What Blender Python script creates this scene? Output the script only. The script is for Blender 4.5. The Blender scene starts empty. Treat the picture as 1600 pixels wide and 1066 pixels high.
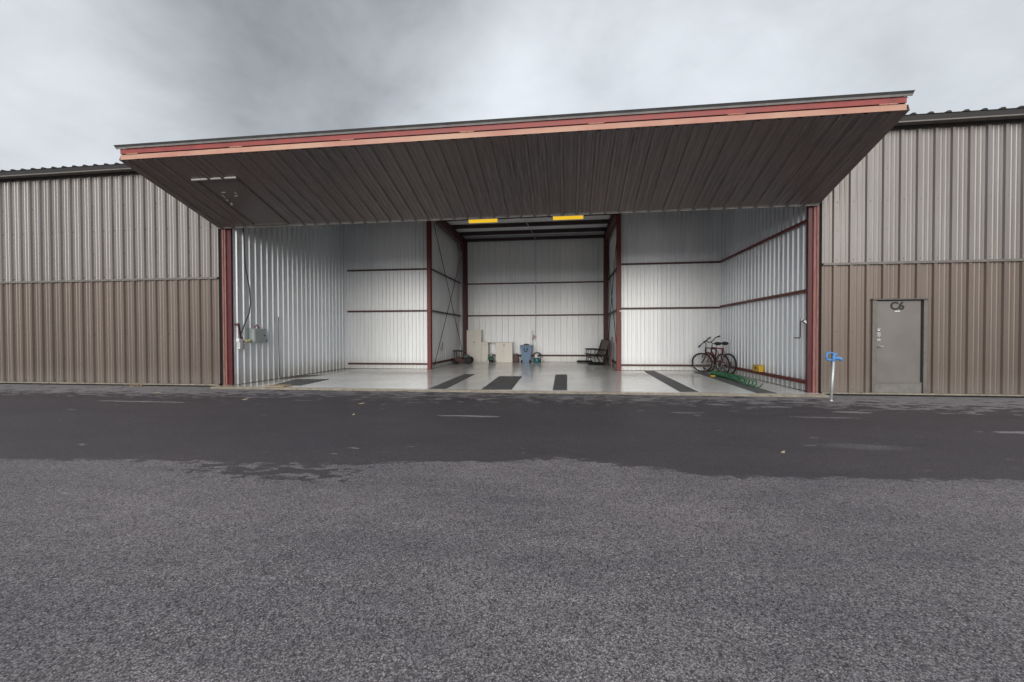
import bpy, math, random
from mathutils import Vector, Matrix
random.seed(7)
R = math.radians
SC = bpy.context.scene
COL = SC.collection
PI = math.pi

# ------------------------------------------------------------------ mesh builder
class MB:
    def __init__(s): s.v = []; s.f = []; s.m = []; s.sm = []
    def add(s, vs, fs, mat=0, smooth=False, M=None):
        n = len(s.v)
        s.v += [tuple(M @ Vector(p)) if M else tuple(p) for p in vs]
        for f in fs: s.f.append([i + n for i in f]); s.m.append(mat); s.sm.append(smooth)
        return s
    def box(s, x0, y0, z0, x1, y1, z1, mat=0, M=None):
        vs = [(x, y, z) for z in (z0, z1) for y in (y0, y1) for x in (x0, x1)]
        return s.add(vs, [(0, 2, 3, 1), (4, 5, 7, 6), (0, 1, 5, 4), (2, 6, 7, 3), (0, 4, 6, 2), (1, 3, 7, 5)], mat, False, M)
    def frustum(s, b, t, z0, z1, mat=0, M=None):
        (x0, y0, x1, y1), (X0, Y0, X1, Y1) = b, t
        vs = [(x0, y0, z0), (x1, y0, z0), (x0, y1, z0), (x1, y1, z0), (X0, Y0, z1), (X1, Y0, z1), (X0, Y1, z1), (X1, Y1, z1)]
        return s.add(vs, [(0, 2, 3, 1), (4, 5, 7, 6), (0, 1, 5, 4), (2, 6, 7, 3), (0, 4, 6, 2), (1, 3, 7, 5)], mat, False, M)
    def beam(s, p0, p1, w, h, mat=0, up=(0, 0, 1), M=None):
        p0, p1 = Vector(p0), Vector(p1); d = (p1 - p0); L = d.length; d.normalize()
        u = Vector(up); sx = d.cross(u)
        if sx.length < 1e-4: sx = d.cross(Vector((1, 0, 0)))
        sx.normalize(); u = sx.cross(d)
        vs = [p + sx * a * w / 2 + u * b * h / 2 for p in (p0, p1) for b in (-1, 1) for a in (-1, 1)]
        return s.add(vs, [(0, 2, 3, 1), (4, 5, 7, 6), (0, 1, 5, 4), (2, 6, 7, 3), (0, 4, 6, 2), (1, 3, 7, 5)], mat, False, M)
    def tube(s, pts, r, seg=8, mat=0, M=None, closed=False):
        P = [Vector(p) for p in pts]; n = len(P)
        rr = r if isinstance(r, (list, tuple)) else [r] * n
        T = []
        for i in range(n):
            if closed: t = P[(i + 1) % n] - P[i - 1]
            else: t = P[min(i + 1, n - 1)] - P[max(i - 1, 0)]
            T.append(t.normalized())
        a = T[0].cross(Vector((0, 0, 1)))
        if a.length < 1e-3: a = T[0].cross(Vector((1, 0, 0)))
        a.normalize(); vs = []
        for i in range(n):
            a = a - T[i] * a.dot(T[i]); a.normalize(); b = T[i].cross(a)
            for k in range(seg):
                t = 2 * PI * k / seg
                vs.append(P[i] + (a * math.cos(t) + b * math.sin(t)) * rr[i])
        fs = []
        for i in range(n if closed else n - 1):
            j = (i + 1) % n
            for k in range(seg):
                l = (k + 1) % seg
                fs.append((i * seg + k, i * seg + l, j * seg + l, j * seg + k))
        if not closed:
            fs.append(tuple(range(seg))[::-1]); fs.append(tuple((n - 1) * seg + k for k in range(seg)))
        return s.add(vs, fs, mat, True, M)
    def lathe(s, prof, c=(0, 0, 0), seg=20, mat=0, M=None):
        vs = []; n = len(prof)
        for (r, z) in prof:
            for k in range(seg):
                t = 2 * PI * k / seg
                vs.append((c[0] + r * math.cos(t), c[1] + r * math.sin(t), c[2] + z))
        fs = [(i * seg + k, i * seg + (k + 1) % seg, (i + 1) * seg + (k + 1) % seg, (i + 1) * seg + k) for i in range(n - 1) for k in range(seg)]
        fs.append(tuple(range(seg))[::-1]); fs.append(tuple((n - 1) * seg + k for k in range(seg)))
        return s.add(vs, fs, mat, True, M)
    def prism(s, poly, axis, a, b, mat=0, M=None):
        # poly: list of (p,q) in the plane of the other two axes, extruded along axis from a to b
        def P(p, q, t): return (t, p, q) if axis == 0 else (p, t, q) if axis == 1 else (p, q, t)
        n = len(poly)
        vs = [P(p, q, a) for p, q in poly] + [P(p, q, b) for p, q in poly]
        fs = [(i, (i + 1) % n, n + (i + 1) % n, n + i) for i in range(n)]
        fs += [tuple(range(n))[::-1], tuple(range(n, 2 * n))]
        return s.add(vs, fs, mat, False, M)
    def ball(s, c, r, mat=0, seg=8, rings=5, M=None):
        if not isinstance(r, (tuple, list)): r = (r, r, r)
        vs = []; fs = []
        for i in range(rings + 1):
            ph = PI * i / rings
            for k in range(seg):
                t = 2 * PI * k / seg
                vs.append((c[0] + r[0] * math.sin(ph) * math.cos(t), c[1] + r[1] * math.sin(ph) * math.sin(t), c[2] + r[2] * math.cos(ph)))
        for i in range(rings):
            for k in range(seg):
                fs.append((i * seg + k, (i + 1) * seg + k, (i + 1) * seg + (k + 1) % seg, i * seg + (k + 1) % seg))
        return s.add(vs, fs, mat, True, M)

def rootloc(o):
    v = Vector((0, 0, 0))
    while o is not None: v += o.location; o = o.parent
    return v

def obj(name, mb, mats, parent=None, local=False, bevel=0, label=None, smooth_angle=True):
    me = bpy.data.meshes.new(name)
    off = Vector((0, 0, 0)) if (local or parent is None) else rootloc(parent)
    me.from_pydata([Vector(v) - off for v in mb.v], [], mb.f)
    if not isinstance(mats, (list, tuple)): mats = [mats]
    for m in mats: me.materials.append(m)
    me.polygons.foreach_set('material_index', mb.m)
    me.polygons.foreach_set('use_smooth', mb.sm)
    me.update()
    o = bpy.data.objects.new(name, me); COL.objects.link(o)
    if parent is not None: o.parent = parent
    if bevel:
        b = o.modifiers.new('bevel', 'BEVEL'); b.width = bevel; b.segments = 2; b.limit_method = 'ANGLE'; b.angle_limit = R(40)
    if label: o['label'] = label
    return o

def tag(o, label, cat, group=None, kind='thing'):
    o['label'] = label; o['category'] = cat; o['kind'] = kind
    if group: o['group'] = group
    return o

def thing(name, label, cat, loc=(0, 0, 0), rot=(0, 0, 0), group=None):
    o = bpy.data.objects.new(name, None); COL.objects.link(o)
    o.location = loc; o.rotation_euler = rot; o.empty_display_size = .2
    return tag(o, label, cat, group)

def single(name, mb, mats, loc, label, cat, group=None, bevel=0, local=False):
    """a thing of one mesh; its origin goes to loc"""
    me_o = obj(name, mb, mats, None, bevel=bevel)
    if not local:
        me_o.data.transform(Matrix.Translation(-Vector(loc)))
    me_o.location = loc
    return tag(me_o, label, cat, group)

# ------------------------------------------------------------------ materials
def nodes_of(m):
    m.use_nodes = True
    nt = m.node_tree; nt.nodes.clear()
    return nt

class N:
    """tiny node helper"""
    def __init__(s, nt): s.nt = nt
    def n(s, typ, **kw):
        nd = s.nt.nodes.new(typ)
        for k, v in kw.items(): setattr(nd, k, v)
        return nd
    def l(s, a, b): s.nt.links.new(a, b)
    def put(s, nd, idx, val):
        if hasattr(val, 'is_linked') or isinstance(val, bpy.types.NodeSocket): s.l(val, nd.inputs[idx])
        else: nd.inputs[idx].default_value = val
    def math(s, op, a, b=0.0, c=None, clamp=False):
        nd = s.n('ShaderNodeMath', operation=op); nd.use_clamp = clamp
        s.put(nd, 0, a); s.put(nd, 1, b)
        if c is not None: s.put(nd, 2, c)
        return nd.outputs[0]
    def mapr(s, v, a, b, c, d, smooth=False):
        nd = s.n('ShaderNodeMapRange'); nd.clamp = True
        if smooth: nd.interpolation_type = 'SMOOTHSTEP'
        s.put(nd, 0, v); s.put(nd, 1, a); s.put(nd, 2, b); s.put(nd, 3, c); s.put(nd, 4, d)
        return nd.outputs[0]
    def mix(s, f, a, b, blend='MIX'):
        nd = s.n('ShaderNodeMix', data_type='RGBA', blend_type=blend)
        s.put(nd, 0, f)
        for i, x in ((6, a), (7, b)):
            if isinstance(x, (tuple, list)): nd.inputs[i].default_value = (*x[:3], 1)
            else: s.l(x, nd.inputs[i])
        return nd.outputs[2]
    def mapping(s, vec, scale=(1, 1, 1), loc=(0, 0, 0), rot=(0, 0, 0)):
        nd = s.n('ShaderNodeMapping'); s.l(vec, nd.inputs[0])
        nd.inputs['Scale'].default_value = scale; nd.inputs['Location'].default_value = loc; nd.inputs['Rotation'].default_value = rot
        return nd.outputs[0]
    def noise(s, vec, scale=5, detail=3, rough=.5, dist=0.0):
        nd = s.n('ShaderNodeTexNoise'); s.l(vec, nd.inputs['Vector'])
        nd.inputs['Scale'].default_value = scale; nd.inputs['Detail'].default_value = detail
        nd.inputs['Roughness'].default_value = rough; nd.inputs['Distortion'].default_value = dist
        return nd.outputs[0]
    def obj(s): return s.n('ShaderNodeTexCoord').outputs['Object']
    def pos(s): return s.n('ShaderNodeNewGeometry').outputs['Position']
    def xyz(s, v):
        nd = s.n('ShaderNodeSeparateXYZ'); s.l(v, nd.inputs[0]); return nd.outputs
    def bsdf(s, base, rough=.5, metal=0.0, spec=.5, bump=None, bstr=.2, bdist=.01, coat=0.0):
        b = s.n('ShaderNodeBsdfPrincipled'); o = s.n('ShaderNodeOutputMaterial')
        if isinstance(base, (tuple, list)): b.inputs['Base Color'].default_value = (*base[:3], 1)
        else: s.l(base, b.inputs['Base Color'])
        s.put(b, 'Roughness', rough); s.put(b, 'Metallic', metal)
        b.inputs['Specular IOR Level'].default_value = spec
        b.inputs['Coat Weight'].default_value = coat
        if bump is not None:
            bn = s.n('ShaderNodeBump'); bn.inputs['Strength'].default_value = bstr; bn.inputs['Distance'].default_value = bdist
            s.l(bump, bn.inputs['Height']); s.l(bn.outputs[0], b.inputs['Normal'])
        s.l(b.outputs[0], o.inputs[0])
        return b

def simple(name, base, rough=.5, metal=0.0, var=.12, scale=6.0, spec=.5, bump=0.0):
    m = bpy.data.materials.new(name); k = N(nodes_of(m))
    v = k.noise(k.obj(), scale, 4, .6)
    f = k.mapr(v, .3, .7, 0, 1)
    c = k.mix(f, tuple(x * (1 - var) for x in base), tuple(min(1, x * (1 + var)) for x in base))
    r = k.mapr(v, .3, .7, max(.03, rough - .06), min(1, rough + .06))
    k.bsdf(c, r, metal, spec, v if bump else None, bump, .005)
    return m

def sheet_metal(name, base, rough, metal, axis=0, panel=1.05, off=0.0, tint=None, streak=.10, dust=None, spec=.5, wob=.05):
    """painted / galvanised sheet: tone shifts from sheet to sheet, vertical weather streaks, faint oil-canning"""
    m = bpy.data.materials.new(name); k = N(nodes_of(m))
    p = k.pos(); X = k.xyz(p)
    idx = k.math('FLOOR', k.math('DIVIDE', k.math('ADD', X[axis], off), panel))
    wn = k.n('ShaderNodeTexWhiteNoise', noise_dimensions='1D'); k.l(idx, wn.inputs['W'])
    sc = (9, 9, .35)
    st = k.noise(k.mapping(p, sc), 1.6, 5, .65)
    big = k.noise(k.mapping(p, (1, 1, .6)), .55, 3, .5)
    lo = tuple(x * (1 - streak) for x in base); hi = tuple(x * (1 + streak) for x in base)
    c = k.mix(k.mapr(st, .3, .7, 0, 1), lo, hi)
    t2 = tint or tuple(x * y for x, y in zip(base, (1.05, .98, .92)))
    c = k.mix(k.mapr(big, .4, .65, 0, .5), c, t2)
    c = k.mix(1.0, c, k.mix(wn.outputs[0], (.93, .93, .94), (1.05, 1.05, 1.04)), 'MULTIPLY')
    if dust:
        z = X[2]
        dn = k.noise(k.mapping(p, (3, 3, 1)), 2.5, 4, .6)
        d = k.math('MULTIPLY', k.mapr(k.math('ADD', z, k.math('MULTIPLY', dn, -.5)), -.25, .35, .55, 0, True), 1)
        c = k.mix(d, c, dust)
    fine = k.noise(k.mapping(p, (60, 60, 60)), 2, 2, .6)
    r = k.mapr(k.math('ADD', k.math('MULTIPLY', st, .6), k.math('MULTIPLY', fine, .4)), .3, .7, rough - .06, rough + .08)
    bump = k.noise(k.mapping(p, (2.2, 2.2, 1.1)), 1.3, 2, .4)
    k.bsdf(c, r, metal, spec, bump, wob, .05)
    return m

MAT = {}
MAT['facade'] = sheet_metal('brown_steel_sheet', (.25, .235, .226), .33, .55, 0, 1.05, .2, tint=(.205, .182, .168))
MAT['facade_low'] = sheet_metal('ground_tinted_steel_sheet', (.185, .150, .130), .34, .48, 0, 1.05, .2, tint=(.165, .130, .108), dust=(.24, .215, .19))  # lower leaf: ground reflection painted in as a darker, browner base
MAT['soffit'] = sheet_metal('door_leaf_sheet', (.20, .180, .170), .34, .30, 0, 1.05, .1, tint=(.20, .16, .135), streak=.16)
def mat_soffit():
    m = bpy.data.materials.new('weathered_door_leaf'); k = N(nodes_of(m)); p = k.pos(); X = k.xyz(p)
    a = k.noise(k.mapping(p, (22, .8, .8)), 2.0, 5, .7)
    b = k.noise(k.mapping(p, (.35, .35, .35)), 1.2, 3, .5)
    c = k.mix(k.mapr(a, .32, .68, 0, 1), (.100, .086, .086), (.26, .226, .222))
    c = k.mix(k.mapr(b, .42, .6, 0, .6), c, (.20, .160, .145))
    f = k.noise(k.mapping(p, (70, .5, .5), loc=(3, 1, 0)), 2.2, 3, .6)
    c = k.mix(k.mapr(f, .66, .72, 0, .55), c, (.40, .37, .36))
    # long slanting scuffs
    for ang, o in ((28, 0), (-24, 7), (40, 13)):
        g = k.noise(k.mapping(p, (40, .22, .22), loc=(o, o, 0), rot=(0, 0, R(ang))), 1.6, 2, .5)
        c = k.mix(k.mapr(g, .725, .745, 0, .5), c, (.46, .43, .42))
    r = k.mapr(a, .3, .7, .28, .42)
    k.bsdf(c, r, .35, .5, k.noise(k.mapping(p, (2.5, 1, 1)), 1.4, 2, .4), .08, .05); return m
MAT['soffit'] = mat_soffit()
MAT['galv_x'] = sheet_metal('galvanised_side_sheet', (.76, .79, .82), .30, .32, 1, 1.0, .2, tint=(.70, .73, .76), dust=(.45, .42, .38), streak=.06, wob=.025)
MAT['galv_bay'] = sheet_metal('galvanised_bay_sheet', (.76, .78, .80), .40, .25, 1, .93, .3, tint=(.72, .73, .74), dust=(.56, .55, .53))
MAT['galv_y'] = sheet_metal('galvanised_back_sheet', (.76, .785, .81), .38, .22, 0, .96, .3, tint=(.72, .735, .75), dust=(.52, .50, .47))
MAT['roof'] = sheet_metal('roof_sheet', (.012, .010, .010), .55, 0, 0, 1.05)
MAT['ceiling'] = simple('white_insulation_facing', (.86, .86, .88), .6)
MAT['trim'] = simple('brown_trim', (.16, .145, .13), .4, .2)
MAT['trim_light'] = simple('pale_trim', (.42, .41, .40), .4, .2)
MAT['dark'] = simple('dark_rubber_and_gap_shade', (.012, .012, .012), .8)  # black for rubber and dark parts, also painted shade in gaps
MAT['cream'] = simple('cream_bottom_strip', (.24, .215, .17), .6, 0, .3, 8)
MAT['red'] = simple('red_oxide_steel', (.16, .030, .026), .5, 0, .25, 9)
MAT['maroon'] = simple('maroon_steel', (.075, .024, .024), .5, 0, .25, 9)
MAT['purlin'] = simple('dark_plum_steel', (.030, .018, .021), .5)
MAT['rail_red'] = simple('faded_red_steel', (.27, .048, .042), .5, 0, .22, 3)
MAT['rust'] = simple('rusty_steel', (.10, .052, .042), .75, 0, .4, 14)
MAT['steel'] = simple('bare_steel', (.5, .5, .5), .3, .9)
MAT['black'] = simple('black_plastic', (.018, .018, .02), .45)
MAT['rubber'] = simple('black_rubber', (.02, .02, .02), .75)
MAT['white'] = simple('white_paint', (.75, .75, .74), .4)
MAT['grey_box'] = simple('grey_green_enamel', (.36, .41, .40), .4)
MAT['yellow'] = simple('yellow_plastic', (.65, .40, .03), .45)
MAT['cabinet'] = simple('cream_laminate', (.74, .715, .66), .45, 0, .04, 3)
MAT['cab_dark'] = simple('cabinet_edge', (.22, .2, .18), .6)
MAT['bin_blue'] = simple('blue_grey_plastic', (.17, .26, .40), .45, 0, .06)
MAT['teal'] = simple('teal_enamel', (.02, .16, .19), .35)
MAT['brownbox'] = simple('dark_brown_box', (.085, .045, .045), .6)
MAT['green_dark'] = simple('dark_green_enamel', (.025, .11, .075), .45)
MAT['green_hose'] = simple('green_hose_plastic', (.010, .105, .038), .32, 0, .15, 4)
MAT['blue'] = simple('blue_enamel', (.08, .26, .58), .4)
MAT['galv_pipe'] = simple('galvanised_pipe', (.55, .58, .60), .4, .4)
MAT['wood'] = simple('weathered_plywood', (.42, .32, .20), .7, 0, .2, 20)
MAT['tan'] = simple('tan_card', (.42, .31, .25), .7)
MAT['door_grey'] = simple('grey_door_paint', (.185, .172, .160), .36, .25, .06, 2)
MAT['text'] = simple('black_lettering', (.012, .012, .013), .5)
MAT['chair_sling'] = None
MAT['bike_red'] = simple('dark_red_frame_paint', (.20, .012, .02), .25)
MAT['bike_dark'] = simple('black_red_frame_paint', (.07, .010, .015), .25)
MAT['pink'] = simple('pink_tag', (.5, .33, .33), .6)
MAT['slate'] = simple('slate_board', (.10, .13, .14), .6)

def mat_pinkpost():
    m = bpy.data.materials.new('faded_pink_primer'); k = N(nodes_of(m)); p = k.pos()
    v = k.noise(k.mapping(p, (14, 14, 2.2)), 2.2, 5, .7)
    c = k.mix(k.mapr(v, .35, .65, 0, 1), (.20, .075, .066), (.30, .15, .13))
    chip = k.noise(k.mapping(p, (16, 16, 4), loc=(3, 1, 2)), 2.0, 4, .7)
    c = k.mix(k.mapr(chip, .62, .66, 0, .85), c, (.16, .06, .05))
    k.bsdf(c, .6, 0, .4, v, .2, .004); return m
MAT['pinkpost'] = mat_pinkpost()

def mat_peach():
    m = bpy.data.materials.new('sun_faded_rail'); k = N(nodes_of(m)); p = k.pos()
    v = k.noise(k.mapping(p, (.45, 1, 1)), 1.3, 5, .65)
    c = k.mix(k.mapr(v, .40, .62, 0, 1), (.53, .33, .235), (.46, .215, .165))
    w = k.noise(k.mapping(p, (6, 6, 6)), 3, 4, .7)
    c = k.mix(k.mapr(w, .60, .75, 0, .5), c, (.40, .15, .11))
    k.bsdf(c, .55, 0, .4); return m
MAT['peach'] = mat_peach()

def mat_floor():
    m = bpy.data.materials.new('epoxy_floor'); k = N(nodes_of(m)); p = k.pos(); X = k.xyz(p)
    a = k.noise(p, .6, 4, .6); b = k.noise(p, 7, 4, .7)
    c = k.mix(k.mapr(a, .35, .65, 0, 1), (.66, .66, .645), (.76, .76, .745))
    c = k.mix(k.mapr(b, .52, .75, 0, .35), c, (.54, .53, .50))
    # dusty, bare margin by the left wall and the front edge
    e = k.math('ADD', k.math('SUBTRACT', -8.75, X[0]), k.math('MULTIPLY', b, .5))
    c = k.mix(k.mapr(e, -.1, .35, 0, .8, True), c, (.30, .265, .225))
    e2 = k.math('ADD', k.math('SUBTRACT', 10.66, X[1]), k.math('MULTIPLY', k.noise(p, 3, 4, .7), .22))
    c = k.mix(k.mapr(e2, .0, .10, 0, .75, True), c, (.36, .29, .20))
    # concrete joints
    j = None
    r = k.mapr(b, .3, .75, .10, .24)
    k.bsdf(c, r, 0, .5, k.noise(p, 2.0, 2, .5), .02, .02); return m
MAT['floor'] = mat_floor()

def mat_strip():
    m = bpy.data.materials.new('dark_grip_strip'); k = N(nodes_of(m)); p = k.pos()
    a = k.noise(p, 3, 4, .6); b = k.noise(p, 90, 2, .6)
    c = k.mix(k.mapr(a, .3, .7, 0, 1), (.075, .075, .077), (.12, .12, .122))
    c = k.mix(k.mapr(b, .55, .75, 0, .5), c, (.19, .19, .19))
    k.bsdf(c, .6, 0, .4, b, .3, .003); return m
MAT['strip'] = mat_strip()

def mat_asphalt():
    m = bpy.data.materials.new('chip_seal_asphalt'); k = N(nodes_of(m)); p = k.pos(); X = k.xyz(p)
    # aggregate
    vo = k.n('ShaderNodeTexVoronoi'); k.l(k.mapping(p, (1, 1, 0)), vo.inputs['Vector']); vo.inputs['Scale'].default_value = 145
    vo.inputs['Randomness'].default_value = 1
    sep = k.n('ShaderNodeSeparateColor'); k.l(vo.outputs['Color'], sep.inputs[0])
    g = k.math('POWER', sep.outputs[0], 1.6)
    vo2 = k.n('ShaderNodeTexVoronoi'); k.l(k.mapping(p, (1, 1, 0), loc=(.31, .7, 0)), vo2.inputs['Vector']); vo2.inputs['Scale'].default_value = 60
    sep2 = k.n('ShaderNodeSeparateColor'); k.l(vo2.outputs['Color'], sep2.inputs[0])
    g2 = k.math('ADD', k.math('MULTIPLY', g, .75), k.math('MULTIPLY', sep2.outputs[1], .25))
    gap = k.mapr(vo.outputs['Distance'], .35, .75, 1, .35)
    dry = k.mix(g2, (.040, .036, .040), (.355, .330, .340))
    dry = k.mix(1.0, dry, k.mix(gap, (.38, .36, .39), (1.06, 1.06, 1.06)), 'MULTIPLY')
    # broad tone drift, tyre-dusted lanes
    big = k.noise(k.mapping(p, (.35, .8, 0)), 1.0, 4, .6)
    dry = k.mix(1.0, dry, k.mix(k.mapr(big, .3, .7, 0, 1), (.74, .74, .77), (1.24, 1.22, 1.20)), 'MULTIPLY')
    mid = k.noise(k.mapping(p, (1, 2.2, 0)), 2.4, 5, .65)
    dry = k.mix(1.0, dry, k.mix(k.mapr(mid, .3, .7, 0, 1), (.90, .90, .90), (1.09, 1.09, 1.09)), 'MULTIPLY')
    # pale worn specks / grit in streaks
    sp = k.math('GREATER_THAN', sep.outputs[2], .965)
    stn = k.mapr(k.noise(k.mapping(p, (.6, 3.5, 0)), 1.5, 4, .6), .42, .62, .1, 1)
    dry = k.mix(k.math('MULTIPLY', k.math('MULTIPLY', sp, stn), .6), dry, (.55, .52, .47))
    # freshly wetted / sealed band: dark where Y is beyond an irregular edge
    cr = k.n('ShaderNodeValToRGB'); el = cr.color_ramp.elements
    pts = [(-9.0, 4.35), (-6.6, 4.2), (-5.5, 4.30), (-4.35, 4.40), (-3.4, 4.42), (-2.35, 4.46), (-1.8, 4.67), (-.6, 4.80),
           (-.1, 5.02), (.5, 4.85), (1.1, 4.70), (1.44, 4.52), (2.0, 4.60), (3.2, 4.66), (4.4, 4.77), (8, 4.7)]
    x0, x1 = -9.0, 8.0; y0, y1 = 3.5, 5.5
    el[0].position = 0; el[1].position = 1; cr.color_ramp.interpolation = 'LINEAR'
    for i, (x, y) in enumerate(pts):
        v = (y - y0) / (y1 - y0); t = (x - x0) / (x1 - x0)
        e = el[0] if i == 0 else el[len(el) - 1] if i == len(pts) - 1 else el.new(t)
        e.color = (v, v, v, 1)
    k.l(k.mapr(X[0], x0, x1, 0, 1), cr.inputs[0])
    by = k.math('ADD', k.math('MULTIPLY', cr.outputs[0], y1 - y0), y0)
    n1 = k.noise(k.mapping(p, (1.6, 3.2, 0)), 2.2, 7, .68, .4)
    n2 = k.noise(k.mapping(p, (1, 1, 0)), 30, 3, .6)
    edge = k.math('ADD', k.math('SUBTRACT', X[1], by), k.math('ADD', k.math('MULTIPLY', k.math('SUBTRACT', n1, .5), .62), k.math('MULTIPLY', k.math('SUBTRACT', n2, .5), .10)))
    n3 = k.noise(k.mapping(p, (4.5, 9, 0)), 2.0, 4, .6)
    edge = k.math('ADD', edge, k.math('MULTIPLY', k.math('SUBTRACT', n3, .5), .34))
    wet = k.mapr(edge, -.012, .03, 0, 1, True)
    # mottled tongue on the left centre
    def blob(cx, cy, rx, ry):
        dx = k.math('DIVIDE', k.math('SUBTRACT', X[0], cx), rx); dy = k.math('DIVIDE', k.math('SUBTRACT', X[1], cy), ry)
        return k.math('SQRT', k.math('ADD', k.math('MULTIPLY', dx, dx), k.math('MULTIPLY', dy, dy)))
    mott = k.noise(k.mapping(p, (1.3, 2.6, 0), loc=(5, 2, 0)), 3.2, 6, .62)
    tongue = k.math('MULTIPLY', k.mapr(blob(-3.15, 4.22, 1.35, .42), .35, 1.0, 1, 0), 1)
    wet = k.math('MAXIMUM', wet, k.math('MULTIPLY', k.mapr(k.math('ADD', mott, k.math('MULTIPLY', tongue, .14)), .590, .605, 0, 1), k.math('GREATER_THAN', tongue, .02)))
    # dry islands inside the dark band
    isl = k.noise(k.mapping(p, (1.0, 2.6, 0), loc=(1.7, .4, 0)), 2.2, 7, .68, .3)
    def island(cx, cy, rx, ry, s):
        return k.math('MULTIPLY', k.mapr(blob(cx, cy, rx, ry), .35, 1.0, 1, 0, True), s)
    near = k.math('ADD', k.mapr(X[1], 8.7, 10.1, 0, .135), k.mapr(X[1], 7.6, 8.8, -.045, 0))                       # drier towards the building
    right = k.math('MULTIPLY', k.mapr(X[0], 2.5, 7.0, 0, .06), k.mapr(X[1], 7.8, 9.2, 0, 1))
    left = k.math('MULTIPLY', k.mapr(X[0], -6.5, -9.5, 0, .07), k.mapr(X[1], 8.6, 9.8, 0, 1))
    S = k.math('ADD', k.math('ADD', near, right), left)
    for a in ((-1.7, 7.45, .75, .10, .34), (5.2, 8.6, .5, .10, .26), (7.0, 7.1, 1.6, .12, .32), (-9.3, 8.3, 1.8, .10, .26), (2.2, 8.2, .5, .06, .26), (4.4, 8.0, .7, .07, .28)):
        S = k.math('ADD', S, island(*a))
    band = k.mapr(edge, .1, .6, 0, 1)
    dryi = k.mapr(k.math('ADD', isl, S), .612, .630, 0, .95)
    soft = k.math('MULTIPLY', k.mapr(blob(3.75, 6.0, .85, .22), .2, 1.0, .75, 0, True), k.mapr(isl, .3, .6, .3, 1))
    wet = k.math('MULTIPLY', wet, k.math('SUBTRACT', 1.0, k.math('MAXIMUM', dryi, soft)))
    wc = k.mix(1.0, k.mix(.5, dry, (.12, .115, .122)), (.48, .45, .48), 'MULTIPLY')
    dry = k.mix(k.math('MULTIPLY', k.math('MULTIPLY', dryi, band), .6), dry, (.30, .285, .288))
    c = k.mix(wet, dry, wc)
    # damp dark smudges on the dry part
    dm = k.noise(k.mapping(p, (.8, 2.0, 0), loc=(9, 4, 0)), 1.7, 5, .6)
    c = k.mix(k.mapr(dm, .60, .72, 0, .35), c, (.085, .085, .095))
    r = k.mapr(wet, 0, 1, .85, .62)
    h = k.math('ADD', k.math('MULTIPLY', vo.outputs['Distance'], -1.0), k.math('MULTIPLY', sep.outputs[1], .5))
    k.bsdf(c, r, 0, .35, h, .28, .005); return m
MAT['asphalt'] = mat_asphalt()

def mat_sling():
    m = bpy.data.materials.new('striped_sling_fabric'); k = N(nodes_of(m)); p = k.obj(); X = k.xyz(p)
    w = k.math('FRACT', k.math('MULTIPLY', X[1], 9.0))
    c = k.mix(k.math('GREATER_THAN', w, .6), (.03, .028, .03), (.36, .31, .26))
    k.bsdf(c, .8); return m
MAT['chair_sling'] = mat_sling()

def mat_lamp():
    m = bpy.data.materials.new('yellow_lit_tube'); k = N(nodes_of(m)); p = k.obj()
    b = k.bsdf((.6, .4, .04), .4); b.inputs['Emission Color'].default_value = (1.0, .62, .03, 1); b.inputs['Emission Strength'].default_value = .38
    return m
MAT['lamp'] = mat_lamp()

# ------------------------------------------------------------------ corrugated sheet
def sheet(mb, o, u, v, n, W, H, pitch=.35, first=.17, rib=.044, bw=.050, tw=.030, minor=.007, mat=0, u0=None, screws=None, smat=1):
    o, u, v, n = Vector(o), Vector(u).normalized(), Vector(v).normalized(), Vector(n).normalized()
    prof = [(0, 0)]; k = math.floor((-first) / pitch) - 1
    feats = []
    while first + k * pitch < W + pitch:
        c = first + k * pitch
        feats.append((c, [(c - bw, 0), (c - tw, rib), (c + tw, rib), (c + bw, 0)]))
        if minor:
            for q in (.36, .64):
                d = c + pitch * q
                feats.append((d, [(d - .022, 0), (d - .010, minor), (d + .010, minor), (d + .022, 0)]))
        k += 1
    feats.sort(key=lambda t: t[0])
    for c, f in feats:
        if f[0][0] > .004 and f[-1][0] < W - .004: prof += f
    prof.append((W, 0))
    vs = []
    for (a, h) in prof: vs.append(o + u * a + n * h); vs.append(o + u * a + n * h + v * H)
    flip = u.cross(v).dot(n) < 0
    fs = []
    for i in range(len(prof) - 1):
        q = (2 * i, 2 * i + 2, 2 * i + 3, 2 * i + 1)
        fs.append(q[::-1] if flip else q)
    mb.add(vs, fs, mat)
    if screws:
        k = math.floor((-first) / pitch) - 1
        while first + k * pitch < W:
            c = first + k * pitch
            for (zz, du, every) in screws:
                a = c + du
                if .02 < a < W - .02 and (k % every == 0) and zz < H - .01 and random.random() > .08:
                    q = o + u * a + v * zz + n * .003
                    mb.ball(q, .014, smat, 6, 4)
            k += 1
    return mb

# ------------------------------------------------------------------ layout numbers (metres)
YF = 10.92                     # facade plane
XL, XR = -9.33, 5.78           # inner side walls
YW, YB = 17.0, 22.0            # wing back walls, bay back wall
BL, BR = -5.62, 2.10           # bay side walls
ZA = -.05                      # apron level
ZT = 6.05

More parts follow.
